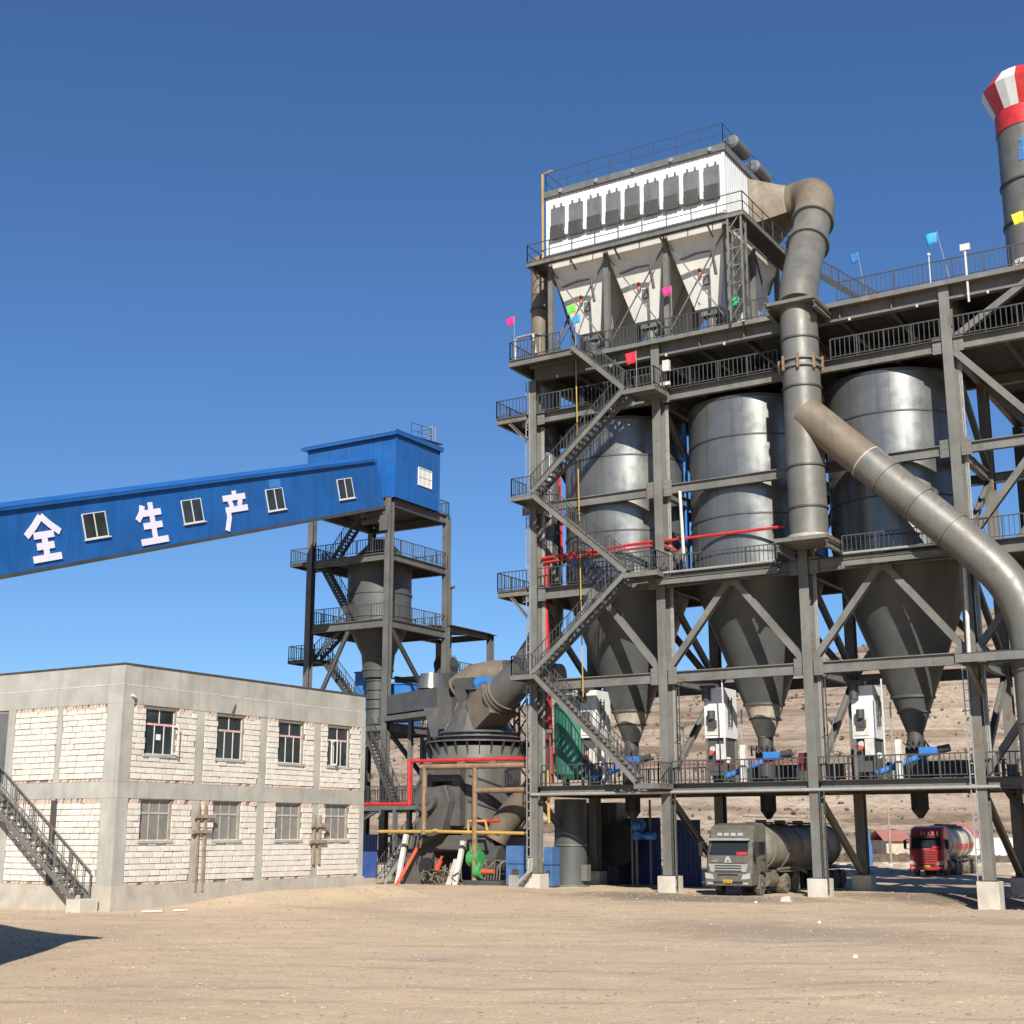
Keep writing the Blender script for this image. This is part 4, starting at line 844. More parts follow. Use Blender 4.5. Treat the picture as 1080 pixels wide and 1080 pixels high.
# ------------------------------------------------------------------ silos
nm_ = ['leftmost round steel silo behind the zigzag stairs','middle round steel silo between the stairs and the vertical duct','right round steel silo behind the diagonal duct']
for i, (x, y) in enumerate(SC):
    s = thing('steel_silo', nm_[i], 'silo', (x,y,8), 'round steel silos in the frame')
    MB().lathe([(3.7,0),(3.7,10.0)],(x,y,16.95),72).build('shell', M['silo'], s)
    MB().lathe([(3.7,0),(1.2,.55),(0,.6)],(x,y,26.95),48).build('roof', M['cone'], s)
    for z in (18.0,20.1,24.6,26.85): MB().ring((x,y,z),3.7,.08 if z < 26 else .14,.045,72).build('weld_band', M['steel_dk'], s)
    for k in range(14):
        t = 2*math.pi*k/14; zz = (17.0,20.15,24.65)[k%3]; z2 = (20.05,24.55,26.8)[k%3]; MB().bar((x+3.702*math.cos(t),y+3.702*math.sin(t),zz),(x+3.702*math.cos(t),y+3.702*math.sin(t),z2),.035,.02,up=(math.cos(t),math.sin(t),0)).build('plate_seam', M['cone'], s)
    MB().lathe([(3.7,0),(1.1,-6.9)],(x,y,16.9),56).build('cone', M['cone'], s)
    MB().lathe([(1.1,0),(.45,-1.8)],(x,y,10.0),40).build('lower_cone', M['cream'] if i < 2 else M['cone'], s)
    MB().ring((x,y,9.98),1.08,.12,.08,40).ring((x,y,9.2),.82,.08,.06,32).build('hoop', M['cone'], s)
    MB().tube([(x,y,8.2),(x,y,7.4)],.42,16).box(x-.45,x+.45,y-.45,y+.45,7.0,7.4).tube([(x,y,7.0),(x,y,5.75)],.5,14).build('outlet', M['steel_dk'], s)
    for k in range(5): MB().tube([(x-.6+k*.3,y-.6,7.2),(x-.5+k*.3,y-.9,7.7),(x-.1+k*.25,y-.8,7.3)],.06,6).build('valve_hose', M['black'], s)
    MB().tube([(x-.9,y-1.3,5.75),(x-.85,y-1.25,9.8)],.05,6).build('level_pipe', M['chrome'], s)
    sp = MB().lathe([(.46,0),(.46,-.8),(.12,-1.25),(0,-1.25)],(x,y,5.05),8,False)
    single(sp,'loading_spout','dark faceted loading spout hanging below the deck under the %s silo' % ['left','middle','right'][i],'spout',M['black'],(x,y,3.7),'loading spouts under the deck')
    t_ = thing('screw_conveyor', 'bright blue screw conveyor tube under the %s silo' % ['left','middle','right'][i], 'conveyor', (x-.2,1.6,5.7), 'blue screw conveyors on the first deck')
    p, q = Vector((x-1.3,1.2,6.0)), Vector((x+1.2,1.7,6.95))
    MB().tube([p,q],.16,12).build('tube', M['bluem'], t_)
    MB().box(q.x-.35,q.x+.55,1.3,2.0,6.85,7.25).build('gear_box', M['bluem'], t_); MB().tube([(q.x+.5,1.65,7.1),(q.x+1.1,1.65,7.2)],.2,10).build('motor', M['steel_dk'], t_)
    MB().box(x+.0,x+.3,.2,.5,5.67,7.6).build('stand', M['dirtwhite'], t_)
# white filters on the first deck
for i, (a, b_, top, lb) in enumerate(((742.5,778,713,'white boxy bag filter on the first deck before the middle silo'),(898,936,712,'white boxy bag filter on the first deck before the right silo'),(612,640,726,'white boxy bag filter half hidden behind the green tank and stairs'))):
    y0 = 1.3; x0, x1 = at(a,750,'Y',y0).x, at(b_,750,'Y',y0).x; wd = (x1-x0)*.62
    c_ = thing('bag_filter', lb, 'filter', (x0+wd/2,y0+.9,5.7), 'white bag filters on the first deck')
    z0 = at(a,772,'Y',y0).z-.35; z1 = z0+2.7
    MB().box(x0,x0+wd,y0,y0+1.7,z0,z1).build('casing', M['white'], c_, bevel=.02)
    MB().box(x0+.1,x0+wd*.75,y0-.05,y0-.002,z0+.15,z0+1.1).build('door', M['dirtwhite'], c_)
    MB().box(x0+.35,x0+.75,y0-.3,y0-.06,z0+.55,z0+.95).tube([(x0+.55,y0-.3,z0+1.0),(x0+.55,y0-.3,z0+1.45)],.22,10).build('fan', M['steel_dk'], c_)
    MB().box(x0-.15,x0+wd*.6,y0-.2,y0+.5,z1,z1+.25).tube([(x0+.2,y0-.1,z1+.1),(x0+.2,y0-.1,z1-.7)],.25,10).build('air_header', M['steel_dk'], c_)
    for dx in (.08,wd-.08):
        for dy in (.08,1.6): MB().bar((x0+dx,y0+dy,5.67),(x0+dx,y0+dy,z0),.13).build('leg', M['steel'], c_)
    MB().box(x0+.12,x0+wd-.12,y0+.2,y0+1.5,6.1,z0-.003).build('lower_case', M['cone'], c_)
    for k in range(3): MB().tube([(x0+.4+.45*k,y0+.15,7.5-.3*k),(x0+.4+.45*k,y0+.05,7.5-.3*k)],.16,12).build('gauge', M['dirtwhite'], c_)
    MB().box(x0+wd*.55,x0+wd*.95,y0-.12,y0+.08,6.9,7.75).build('control_box', M['dirtwhite'], c_)
    MB().tube([(x0+.45,y0-.1,7.3),(x0+.45,y0-.25,7.3)],.12,10).build('valve', M['orange'], c_)
    ld = MB()
    for d in (0,.4): ld.bar((x0+wd+.12,y0+.3+d,z0+.6),(x0+wd+.12,y0+.3+d,z0+2.2),.05)
    for k in range(4): ld.bar((x0+wd+.12,y0+.3,z0+.8+k*.4),(x0+wd+.12,y0+.7,z0+.8+k*.4),.04)
    ld.build('ladder', M['rail'], c_)
single(MB().box(at(842,800,'Y',.2).x,at(852,800,'Y',.2).x,.2,.5,6.2,7.1),'hose_box','small dark red box on the first deck railing by the third column','box',M['maroon'])
for i, (x0, x1) in enumerate(((9.0,16.0),(17.2,24.2))):
    a_ = thing('air_slide', 'dark boxed air slide along the first deck behind the %s silo outlet' % ['middle','right'][i], 'conveyor', ((x0+x1)/2,6.0,5.7), 'air slides on the first deck')
    MB().box(x0,x1,5.6,6.4,5.95,6.75).build('trough', M['steel_dk'], a_)
    for k in range(5): MB().box(x0+.3+k*1.55,x0+.42+k*1.55,5.55,6.45,5.68,6.8).build('support', M['mill'], a_)
for i in range(3):                                  # conduits and lamps that clutter each bay
    x = CX[i]+.55
    single(MB().tube([(x,.2,5.7),(x,.2,11.0),(x+.25,.2,11.25),(x+3.0,.2,11.25)],.045,6).tube([(x+.15,.2,5.7),(x+.15,.2,10.8),(x+.4,.2,11.1),(x+2.4,.2,11.1)],.035,6),'conduit_run','pair of thin conduits climbing beside the %s column to the beam above' % ['first','second','third'][i],'conduit',M['steel_dk'],(x,.2,5.7))
    single(MB().bar((x+.6,-.35,5.67),(x+.6,-.35,8.6),.06).box(x+.42,x+.78,-.5,-.3,8.6,8.8).bar((x+.6,-.35,8.4),(x+.6,-.9,8.7),.05),'deck_lamp','slim lamp post on the first deck railing beside the %s column' % ['first','second','third'][i],'lamp',M['steel'],(x+.6,-.35,5.67))
# green tank and the drum under it
gx = 1.35; g_ = thing('green_tank', 'upright dark green tank on the first deck behind the lowest stairs', 'tank', (gx,2.0,5.7))
MB().lathe([(0,-.05),(.9,-.02),(1.12,.25),(1.12,4.3),(.85,4.62),(0,4.75)],(gx,2.0,6.1),48).build('shell', M['green'], g_)
MB().ring((gx,2.0,8.3),1.12,.05,.03,48).ring((gx,2.0,10.3),1.12,.05,.03,48).build('weld_band', M['green'], g_)
for k in range(3): t = k*2.09+.4; MB().bar((gx+.9*math.cos(t),2+.9*math.sin(t),5.67),(gx+.9*math.cos(t),2+.9*math.sin(t),6.3),.16).build('leg', M['steel_dk'], g_)
MB().tube([(gx+.2,2,10.8),(gx+.2,2,11.2)],.2,10).ring((gx,2,10.95),.5,.06,.05,20).build('nozzle', M['dirtwhite'], g_)
dx_, dy_ = at(602,880,'Y',3.4).x, 3.4
dr = thing('standing_drum', 'thick grey standing duct drum under the first deck by the first column', 'drum', (dx_,dy_,0))
MB().lathe([(.95,0),(.95,5.0)],(dx_,dy_,0),40).build('shell', M['cone'], dr); MB().ring((dx_,dy_,2.4),.95,.1,.06,40).build('flange', M['duct'], dr); MB().ring((dx_,dy_,.12),.95,.1,.12,40).build('flange', M['duct'], dr)
MB().box(dx_+.9,dx_+1.25,dy_-.4,dy_+.1,.4,1.3).build('hatch', M['steel'], dr); MB().box(dx_-1.2,dx_+1.2,dy_-1.2,dy_+1.2,-.3,.06).build('base_slab', M['foot'], dr)
fh = thing('shade_box', 'added dark steel box standing for the shade behind the standing drum', 'fan', (.2,8.6,0))  # added dark box fills in the black shade behind the drum
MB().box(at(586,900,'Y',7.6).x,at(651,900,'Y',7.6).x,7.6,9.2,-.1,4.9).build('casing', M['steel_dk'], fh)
MB().tube([(1.2,7.4,2.4),(1.2,7.62,2.4)],1.3,28).build('dark_disc', M['black'], fh)
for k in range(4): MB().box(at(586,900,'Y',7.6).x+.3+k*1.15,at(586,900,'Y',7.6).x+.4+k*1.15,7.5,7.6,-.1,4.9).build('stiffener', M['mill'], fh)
for i, (a, b_) in enumerate((((761,712),(765,800)),((929,716),(934,805)))): single(MB().tube([at(*a,'Y',.1),at(*b_,'Y',.1)],.045,6),'white_conduit','thin white conduit in front of the %s white bag filter' % ['middle','right'][i],'conduit',M['dirtwhite'])
# red risers and headers
single(MB().tube([(.62,.3,17.1),(.62,.3,18.9)],.13,8).tube(ppx([(571,589),(688,571)],.06),.085,8).tube(ppx([(573,593.5),(688,575.5)],.08),.07,8),'red_header','pair of red pipes crossing the left silo above the third deck','pipe',M['red'],(4,.4,17.1))
single(MB().tube(ppx([(696,571),(829,555)],.06),.085,8).tube(ppx([(697,573),(714,581)],.06),.06,8),'red_header','single red pipe crossing the middle silo above its railing','pipe',M['red'])
single(MB().tube(ppx([(575,648),(581,826)],.55),.2,10).tube(ppx([(575,602),(576,648)],.55),.13,10).tube(ppx([(572,470),(575,602)],.55),.06,6).tube(ppx([(590,500),(593,590)],.9),.09,6),'red_riser','thick red riser pipe beside the first column','pipe',M['red'])
single(MB().tube(ppx([(587,812),(578,812),(578,835),(579,868)],.1),.08,8),'yellow_drop','yellow gas pipe dropping past the first deck by the first column','pipe',M['yellow'])
single(MB().tube([at(606,320,'Y',-.5),at(615,735,'Y',-.5)],.038,6),'yellow_riser','thin ochre pipe running the full height beside the zigzag stairs','pipe',M['yellow'])
single(MB().tube([at(717,518,'Y',-.6),at(722,598,'Y',-.6)],.09,8),'white_downpipe','white downpipe in front of the gap between the first two silos','pipe',M['dirtwhite'])
single(MB().tube([at(1017,590,'Y',-.7),at(1022,690,'Y',-.7)],.1,8),'white_downpipe','white downpipe left of the last column below the diagonal duct','pipe',M['dirtwhite'])
single(MB().tube([(8.25,3.5,17.1),(8.25,3.5,26.8)],.14,10),'blue_riser','dark blue riser pipe in the gap between the first two silos','pipe',M['bluem'])
single(MB().tube([(16.5,3.5,17.1),(16.5,3.5,26.8)],.14,10),'blue_riser','blue riser pipe in the gap behind the vertical duct','pipe',M['bluem'])
single(MB().tube(ppx([(610,806),(700,806),(745,806)],1.0),.02,6).tube(ppx([(745,806),(850,804)],1.0),.02,6),'red_cable','thin red line strung level above the first deck','cable',M['red'])
for x, y, z1, lb in ((-.28,-.36,29.8,'light cable ladder running up the first column'),(8.75,-.42,5.2,'cable ladder up the lower part of the second column'),(24.42,-.36,11.0,'light cable ladder beside the last column'),(16.95,-.42,5.2,'cable ladder up the lower part of the third column')):
    c_ = MB().bar((x-.12,y,.1),(x-.12,y,z1),.05).bar((x+.12,y,.1),(x+.12,y,z1),.05)
    for k in range(int(z1/.5)): c_.bar((x-.12,y,.3+k*.5),(x+.12,y,.3+k*.5),.05)
    single(c_,'cable_ladder',lb,'cable ladder',M['chrome'] if x < 1 or x > 20 else M['steel_dk'],(x,y,.1))
lt_ = MB()
for i in range(9): x = 1.7+i*3.6; lt_.box(x,x+.1,-.3,-.21,29.76,29.9)
single(lt_,'light_string','row of small pale lamps under the edge of the top deck','lights',M['dirtwhite'])
# ------------------------------------------------------------------ zigzag stairs
Z = thing('zigzag_stair', 'grey steel zigzag staircase on the front of the left silo bay', 'stairs', (4,-1.5,5.6))
YS = -1.55
flight(Z, (7.1,YS,27.6), (3.75,YS,30.75), 1.0); landing(Z, 7.0,9.05,-2.1,-.35,27.55,'se')
flight(Z, (.9,YS,22.3), (7.0,YS,27.5), 1.0); landing(Z, -.45,.95,-2.1,-.35,22.25,'ws')
flight(Z, (7.0,YS,17.05), (.95,YS,22.25), 1.0); landing(Z, 6.9,8.9,-2.1,-.35,17.0,'se')
flight(Z, (.95,YS,11.85), (6.9,YS,16.95), 1.0); landing(Z, -.45,1.0,-2.1,-.35,11.8,'ws')
flight(Z, (7.35,YS,5.7), (1.0,YS,11.8), 1.0); landing(Z, 7.25,8.75,-2.1,-.35,5.62,'se')
ss = thing('yard_stair', 'dark steel stair running down from the first deck at the right edge', 'stairs', (27,2,0))
flight(ss, (28.6,2.2,0), (25.2,2.2,5.5), 1.1, M['steel_dk'])
# ------------------------------------------------------------------ dust collector on the roof deck
K0, K1, KY0, KY1, KZ0, KZ1 = 1.0, 12.9, -.2, 8.3, 37.75, 41.6
D = thing('dust_collector', 'large white clad dust collector with cream hoppers on the roof deck', 'dust collector', (7,4,30.8))
wf = ribbed(lambda x, d: ((x,KY0-d,KZ0),(x,KY0-d,KZ1)), K0, K1, .3, .012); we = ribbed(lambda y, d: ((K1+d,y,KZ0),(K1+d,y,KZ1)), KY0, KY1, .3, .012)
wf.add(we.v, we.f).add([(K0,KY1,KZ0),(K1,KY1,KZ0),(K1,KY1,KZ1),(K0,KY1,KZ1),(K0,KY0,KZ0),(K0,KY0,KZ1)],[(0,1,2,3),(0,4,5,3)]).box(K0+.05,K1-.05,KY0+.05,KY1-.05,KZ0,KZ1-.05)
wf.build('casing', M['white'], D)
MB().box(K1-.1,K1+.06,KY0-.06,KY0+.1,KZ0-.02,KZ1-.01).build('corner_trim', M['white'], D)
rf_ = MB().box(K0-.15,K1+.15,KY0-.2,KY1+.15,KZ1,KZ1+.42).build('roof', M['panel'], D, bevel=.02)
for i in range(5): x = K0+1.2+i*2.5; MB().tube([(x,KY0-.32,KZ1+.2),(x,KY0-.2,KZ1+.2)],.13,10).build('roof_lamp', M['chrome'], rf_)
rail(MB(), [(K0,KY1,KZ1+.42),(K0,KY0,KZ1+.42),(K1,KY0,KZ1+.42),(K1,KY1,KZ1+.42)], 1.35, .5, .024, balu=False, post=1.5).build('roof_rail', M['rail'], D)
MB().tube([(K0-.1,KY0-.25,37.6),(K0-.1,KY0-.25,43.2),(K0+.6,KY0-.25,43.3)],.07,8).build('corner_pipe', M['yellow'], D)
zt, zb = at(752,176,'Y',KY0).z, at(752,211,'Y',KY0).z
for i in range(9):
    x = K0+.42+i*1.285; pn = MB().box(x,x+.95,KY0-.16,KY0-.035,zb,zt).build('filter_panel', M['panel'], D, bevel=.015)
    MB().box(x+.02,x+.93,KY0-.3,KY0-.162,zb,zb+.85).build('lower_cover', M['steel_dk'], pn, bevel=.01)
    for dx in (.2,.7): MB().box(x+dx,x+dx+.07,KY0-.2,KY0-.04,zt+.003,zt+.22).build('lug', M['panel'], pn)
    if i < 8: MB().tube([(x+1.13,KY0-.22,zb+.1),(x+1.13,KY0-.22,zb+.5)],.13,10).build('vent_stub', M['white'], D)
for r_ in range(2):
    for i in range(3):
        x0 = K0+.05+i*3.95; x1 = x0+3.9; y0 = .0+r_*4.12; y1 = y0+4.08; xc, yc = (x0+x1)/2-.1, (2.3 if r_ == 0 else 6.1)
        hp = MB().frustum((xc-.8,xc+.8,yc-.6,yc+.6),33.0,(x0,x1,y0,y1),37.25).build('hopper', M['offwhite'], D)
        MB().box(xc-.5,xc+.5,yc-.45,yc+.45,32.6,33.0).tube([(xc,yc,32.6),(xc,yc,31.2)],.3,12).tube([(xc-.2,yc,32.4),(xc+.9,yc,32.4)],.25,10).build('valve', M['steel'], hp)
        if r_ == 0:
            MB().box(xc+.05,xc+.4,y0+1.0,y0+1.45,34.2,34.9).build('inspection_door', M['panel'], hp)
            MB().tube([(xc-.1,y0+.95,35.0),(xc-.1,y0+.95,35.2)],.14,12).tube([(xc-.1,y0+.95,34.7),(xc-.1,y0+.95,35.0)],.12,8).build('vibrator', M['orange'], hp)
            MB().tube([(xc-.9,y0-.0,35.6),(xc+.2,y0-.05,35.75),(xc+1.1,y0-.05,35.7),(xc+1.3,y0,34.2)],.09,8).build('air_pipe', M['steel_dk'], hp)
MB().box(K0,K1,.0,8.2,37.253,37.74).build('girder', M['steel'], D)
lx = [1.15,5.02,8.95,12.75]
for y in (.1,4.1,8.1):
    for x in lx: MB().bar((x,y,30.8),(x,y,37.25),.3).build('leg', M['steel'], D)
for y in (.1,8.1):
    for a, b_ in zip(lx, lx[1:]):
        MB().bar((a+.1,y-.1,36.9),(b_-.1,y-.1,31.4),.07).build('brace', M['steel'], D); MB().bar((a+.1,y+.1,31.4),(b_-.1,y+.1,36.9),.07).build('brace', M['steel'], D)
for x in (lx[0],lx[-1]):
    for y0 in (.1,4.1):
        MB().bar((x+.1,y0+.1,36.9),(x+.1,y0+3.9,31.4),.1).bar((x-.1,y0+.1,31.4),(x-.1,y0+3.9,36.9),.1).build('brace', M['steel'], D)
MB().box(.05,14.3,-1.05,-.25,37.2,37.26).box(13.0,14.3,-.25,8.4,37.2,37.26).box(.05,.9,-.25,4,37.2,37.26).build('walkway', M['deck'], D)
MB().bar((.05,-1.0,37.08),(14.3,-1.0,37.08),.1,.22).bar((14.25,-.94,37.08),(14.25,8.4,37.08),.1,.22).bar((.1,-.94,37.08),(.1,4,37.08),.1,.22).build('walkway_edge', M['steel'], D)
for x in (.3,3,6,9,12): MB().bar((x,-1.0,37.05),(x,-.02,36.5),.08).build('bracket', M['steel'], D)
rail(MB(), [(.1,4,37.26),(.1,-1.0,37.26),(14.25,-1.0,37.26),(14.25,8.4,37.26)], 1.15, .5, .035, balu=False).build('walkway_rail', M['rail'], D)
vl = MB()                                        # ladder tower at the right front corner
for x in (13.3,14.1):
    for y in (-.95,-.3): vl.bar((x,y,30.8),(x,y,37.2),.1)
for k in range(6): z = 30.9+k*1.05; vl.bar((13.3,-.95,z),(14.1,-.95,z+1.05),.06).bar((14.1,-.3,z),(14.1,-.95,z+1.05),.06).bar((13.3,-.95,z+1.05),(14.1,-.95,z+1.05),.06)
vl.build('ladder_tower', M['steel'], D)
for a, b_, z in ((1.0,2.9,42.75),(4.3,6.3,42.6)):
    at_ = MB().tube([(13.0,a,z),(13.0,b_,z)],.4,18); at_.tube([(13.0,a-.12,z),(13.0,a,z)],[.25,.4],18)
    o = at_.build('air_tank', M['panel'], D)
    MB().bar((12.9,a+.4,KZ1+.42),(12.9,a+.4,z-.3),.12).build('saddle', M['steel'], o); MB().bar((12.9,b_-.4,KZ1+.42),(12.9,b_-.4,z-.3),.12).build('saddle', M['steel'], o); MB().tube([(13.0,a+.8,z+.3),(12.6,a+.8,z+.75),(12.0,a+.8,z+.5)],.09,8).build('blow_pipe', M['steel'], o)
# brown pipe left of the collector
pp = thing('collector_standpipe', 'dark brown standpipe at the left end of the dust collector', 'pipe', (-.9,2,30.8))
MB().tube([(-.9,2.2,30.8),(-.9,2.2,38.9)],.55,20).build('pipe', M['duct_br'], pp)
for z in (31.6,33.6,35.4): MB().ring((-.9,2.2,z),.55,.1,.08,20).build('hoop', M['steel_dk'], pp)
single(MB().tube([(-.45,-1.5,30.82),(-.45,-1.5,32.1),(-.3,-1.5,32.3),(.8,-1.5,32.3),(1.0,-1.5,31.0)],.1,10),'bent_vent','pale bent vent pipe at the left end of the roof deck','pipe',M['chrome'])
# ------------------------------------------------------------------ ducts
def smooth(pts, n=6):
    P = [Vector(p) for p in pts]; P = [P[0]*2-P[1]]+P+[P[-1]*2-P[-2]]; out = []
    for i in range(1, len(P)-2):
        for k in range(n):
            t = k/n; a, b_, c, d = P[i-1:i+3]
            out.append(.5*((2*b_)+(c-a)*t+(2*a-5*b_+4*c-d)*t*t+(3*b_-a-3*c+d)*t**3))
    return out+[P[-2]]
DX, DY = 17.4, -1.6
E_ = thing('exhaust_duct', 'tall grey exhaust duct bending from the dust collector down the frame', 'duct', (DX,DY,17.5))
q = [(K1+.07,3.4,38.4),(K1+.07,7.6,38.4),(K1+.07,7.6,41.45),(K1+.07,3.4,41.45)]
n = 28; c = Vector((14.9,5.3,40.0)); vs = []
for k in range(n):
    t = 2*math.pi*k/n-.75*math.pi; dx, dz = math.cos(t), math.sin(t); s = 1/max(abs(dx),abs(dz)); vs.append((K1+.04, 5.5+2.1*dx*s, 39.9+1.5*dz*s))
for k in range(n): t = 2*math.pi*k/n-.75*math.pi; vs.append((c.x, c.y+1.2*math.cos(t), c.z+1.2*math.sin(t)))
MB().add(vs,[(k,(k+1)%n,n+(k+1)%n,n+k) for k in range(n)],True).build('transition', M['duct_br'], E_)
pth = smooth([c-Vector((.25,0,0)),(15.7,5.15,40.05),(16.5,4.5,39.7),(16.95,3.5,38.6),(17.05,2.6,37.2)],7)
MB().tube(pth,1.13,30).build('top_elbow', M['duct_br'], E_)
pt2 = smooth([(17.05,2.6,37.2),(17.1,1.4,35.3),(17.2,.1,33.5),(17.33,-1.0,32.0),(DX,DY,30.6)],6)
MB().tube(pt2,1.04,30).build('slanted_section', M['duct'], E_)
for f in (0,6): p = pt2[f]; d = (pt2[f+1]-pt2[f]).normalized()*.06; MB().tube([p-d,p+d],1.22,30).build('flange', M['duct'], E_)
MB().tube([(DX,DY,30.6),(DX,DY,17.75)],.99,36).build('vertical_section', M['duct'], E_)
for z in (28.6,25.9,21.6,19.4): MB().ring((DX,DY,z),.99,.09,.07,36).build('flange', M['steel_dk'], E_)
MB().ring((DX,DY,17.85),.99,.2,.16,36).build('base_flange', M['cream'], E_)
MB().ring((DX,DY,27.0),1.0,.12,.12,36).ring((DX,DY,27.4),1.0,.12,.12,36).build('clamp_band', M['steel'], E_)
for k in range(8): t = k*.785+.2; MB().bar((DX+1.13*math.cos(t),DY+1.13*math.sin(t),26.8),(DX+1.13*math.cos(t),DY+1.13*math.sin(t),27.6),.12).build('clamp_bolt', M['wood'], E_)
for z, e in ((30.3,.28),(17.45,.3)):
    o = holed(MB(),DX-1.45,DX+1.35,DY-1.3,-.3,z+.1,z+e,(DX,DY),1.02) if z > 20 else MB().box(DX-1.45,DX+1.35,DY-1.3,-.3,z+.1,z+e)
    o.build('bracket_plate', M['steel'], E_)
    for dx in (-1.3,1.3): MB().ibeam((DX+dx,DY-1.2,z-.2),(DX+dx,-.3,z-.2),.2,.35).build('bracket_beam', M['steel'], E_)
Br = thing('branch_duct', 'slanting grey branch duct running from the vertical duct down to the right', 'duct', (24,DY,8))
A_, B_ = Vector((DX+.2,DY-.25,24.5)), Vector((26.0,DY-.25,16.0)); j = A_.lerp(B_,.36)
MB().tube([A_,j],.93,30).build('upper_section', M['duct_br'], Br)
pb_ = smooth([j, A_.lerp(B_,.7), A_.lerp(B_,.92), (26.95,DY-.25,14.75), (27.75,DY-.25,12.9), (27.95,DY-.25,10.8)],6)
MB().tube(pb_,.95,30).build('bend_section', M['duct'], Br)
MB().tube([(27.95,DY-.25,10.8),(27.95,DY-.25,.0)],.95,30).build('down_section', M['duct'], Br)
d = (B_-A_).normalized()*.05
for f in (.48,.66,.84): p = A_.lerp(B_,f); MB().tube([p-d,p+d],1.02,30).build('flange', M['duct'], Br)
p = A_.lerp(B_,.365); MB().tube([p-d*.6,p+d*.6],.965,30).build('red_band', M['rbrick'], Br)
for z in (10.4,8.0,5.2): MB().ring((27.95,DY-.25,z),.95,.09,.07,30).build('flange', M['duct'], Br)
MB().box(24.95,33,-2.9,-.3,11.75,11.8).build('platform', M['deck'], Br) if 0 else None
pl_ = thing('duct_platform', 'dark steel bracket platform round the lower branch duct', 'platform', (27,-1.5,11.3))
holed(MB(),24.7,30.2,-3.2,-.35,11.2,11.25,(27.93,DY-.25),1.05).build('floor', M['deck'], pl_)
MB().bar((24.7,-3.15,11.0),(30.2,-3.15,11.0),.14,.38).bar((24.75,-3.05,11.0),(24.75,-.35,11.0),.14,.38).build('edge_beam', M['steel'], pl_)
MB().ibeam((25.2,-.35,9.5),(25.2,-2.9,10.75),.2,.2).build('brace', M['steel'], pl_)
# ------------------------------------------------------------------ chimney
QX, QY = 26.35, 19.0
Cm = thing('chimney', 'grey steel chimney with flared red and white striped top', 'chimney', (QX,QY,0))
MB().lathe([(2.0,0),(1.87,48.4)],(QX,QY,0),48).build('shaft', M['duct'], Cm)
for z in (38.2,41.2,44.0): MB().ring((QX,QY,z),1.89,.14,.1,48).build('flange', M['steel_dk'], Cm)
MB().lathe([(1.92,0),(1.92,1.35)],(QX,QY,47.7),48).build('red_band', M['red'], Cm)
for k in range(12):
    t0, t1 = 2*math.pi*k/12, 2*math.pi*(k+1)/12; vs = []
    for r_, z in ((1.93,49.05),(2.62,50.75),(1.85,51.75)):
        for t in (t0, (t0+t1)/2, t1): vs.append((QX+r_*math.cos(t), QY+r_*math.sin(t), z))
    ff = [(0,1,4,3),(1,2,5,4),(3,4,7,6),(4,5,8,7)]
    MB().add(vs,ff).add([(QX+(x-QX)*.97,QY+(y-QY)*.97,z) for x,y,z in vs],[tuple(reversed(q_)) for q_ in ff]).build('crown_panel', M['red' if k % 2 else 'white'], Cm)
gl = MB()
for k, (z0, dz, t0, t1) in enumerate(((46.4,.2,-1.72,-1.3),(45.8,.2,-1.72,-1.3),(45.1,.22,-1.76,-1.3),(45.2,1.2,-1.6,-1.52),(45.15,.6,-1.74,-1.69))):
    gl.lathe([(1.9+.003*k,0),(1.9+.003*k,dz)],(QX,QY,z0),8,True,t0,t1)
gl.build('painted_sign', M['bluem'], Cm, label='fragment of blue painted lettering on the chimney shaft')
# ------------------------------------------------------------------ flags, lamps and bits on the roof deck
def flag(px, py, ax, v, key, lb, zb, hgt=.5, wid=.52, lean=0.):
    c = at(px,py,ax,v); f = thing('flag', lb, 'flag', (c.x,c.y,zb), 'small flags on the steelwork')
    top = Vector((c.x+.3,c.y,c.z+.35)); MB().tube([(top.x+lean,c.y,zb),top],.018,6).build('pole', M['chrome'], f)
    vs = []; nx_ = 6
    for i in range(nx_+1):
        u = i/nx_; w = math.sin(u*5+px)*.07*u
        for j in range(4): z = j/3; vs.append((top.x-.01-u*wid+(.12*z*u), top.y+w*(1-.4*z)-.1*u, top.z-.03-z*hgt-(.12*u*u)))
    b = MB().add(vs,[(i*4+j,(i+1)*4+j,(i+1)*4+j+1,i*4+j+1) for i in range(nx_) for j in range(3)],True)
    o = b.build('cloth', M['fl_'+key], f); sd_ = o.modifiers.new('solid','SOLIDIFY'); sd_.thickness = .012
flag(538,340,'Y',-1.8,'pink','pink flag at the far left corner of the roof deck',30.8)
flag(602,327,'Y',-1.2,'lime','bright green flag on the roof deck left of the first hopper',30.8)
flag(607,338,'Y',-1.0,'cyan','pale blue flag just below the bright green flag',30.8)
flag(703,308,'Y',-.5,'pink','pink flag in front of the gap before the last hopper',30.8)
flag(666,377,'Y',-2.1,'redf','red flag on the top stair landing',27.55,.68,.62)
flag(774,319,'Y',-.5,'emerald','dark green flag at the right end of the hoppers',30.8)
flag(982,252,'Y',-.4,'sky','light blue flag high above the fourth column',30.8,.62,.6,.5)
flag(899,273,'Y',4,'azure','blue flag right of the exhaust duct on the roof deck',30.8,.6,.4,.6)
flag(1073,230,'Y',-.4,'lemon','yellow flag before the chimney',30.8,.6,.55)
single(MB().box(26.0,26.09,-.55,-.46,29.4,32.2).box(25.82,26.3,-.6,-.42,32.2,32.55),'roof_floodlight','white floodlight on a short mast at the roof edge','floodlight',M['dirtwhite'])
single(MB().tube([(24.2,-.5,30.8),(24.2,-.5,32.3)],.03,8).ellip((24.2,-.5,32.4),.1,.1,.1),'warning_lamp','small lamp on a thin post above the fourth column','lamp',M['dirtwhite'])
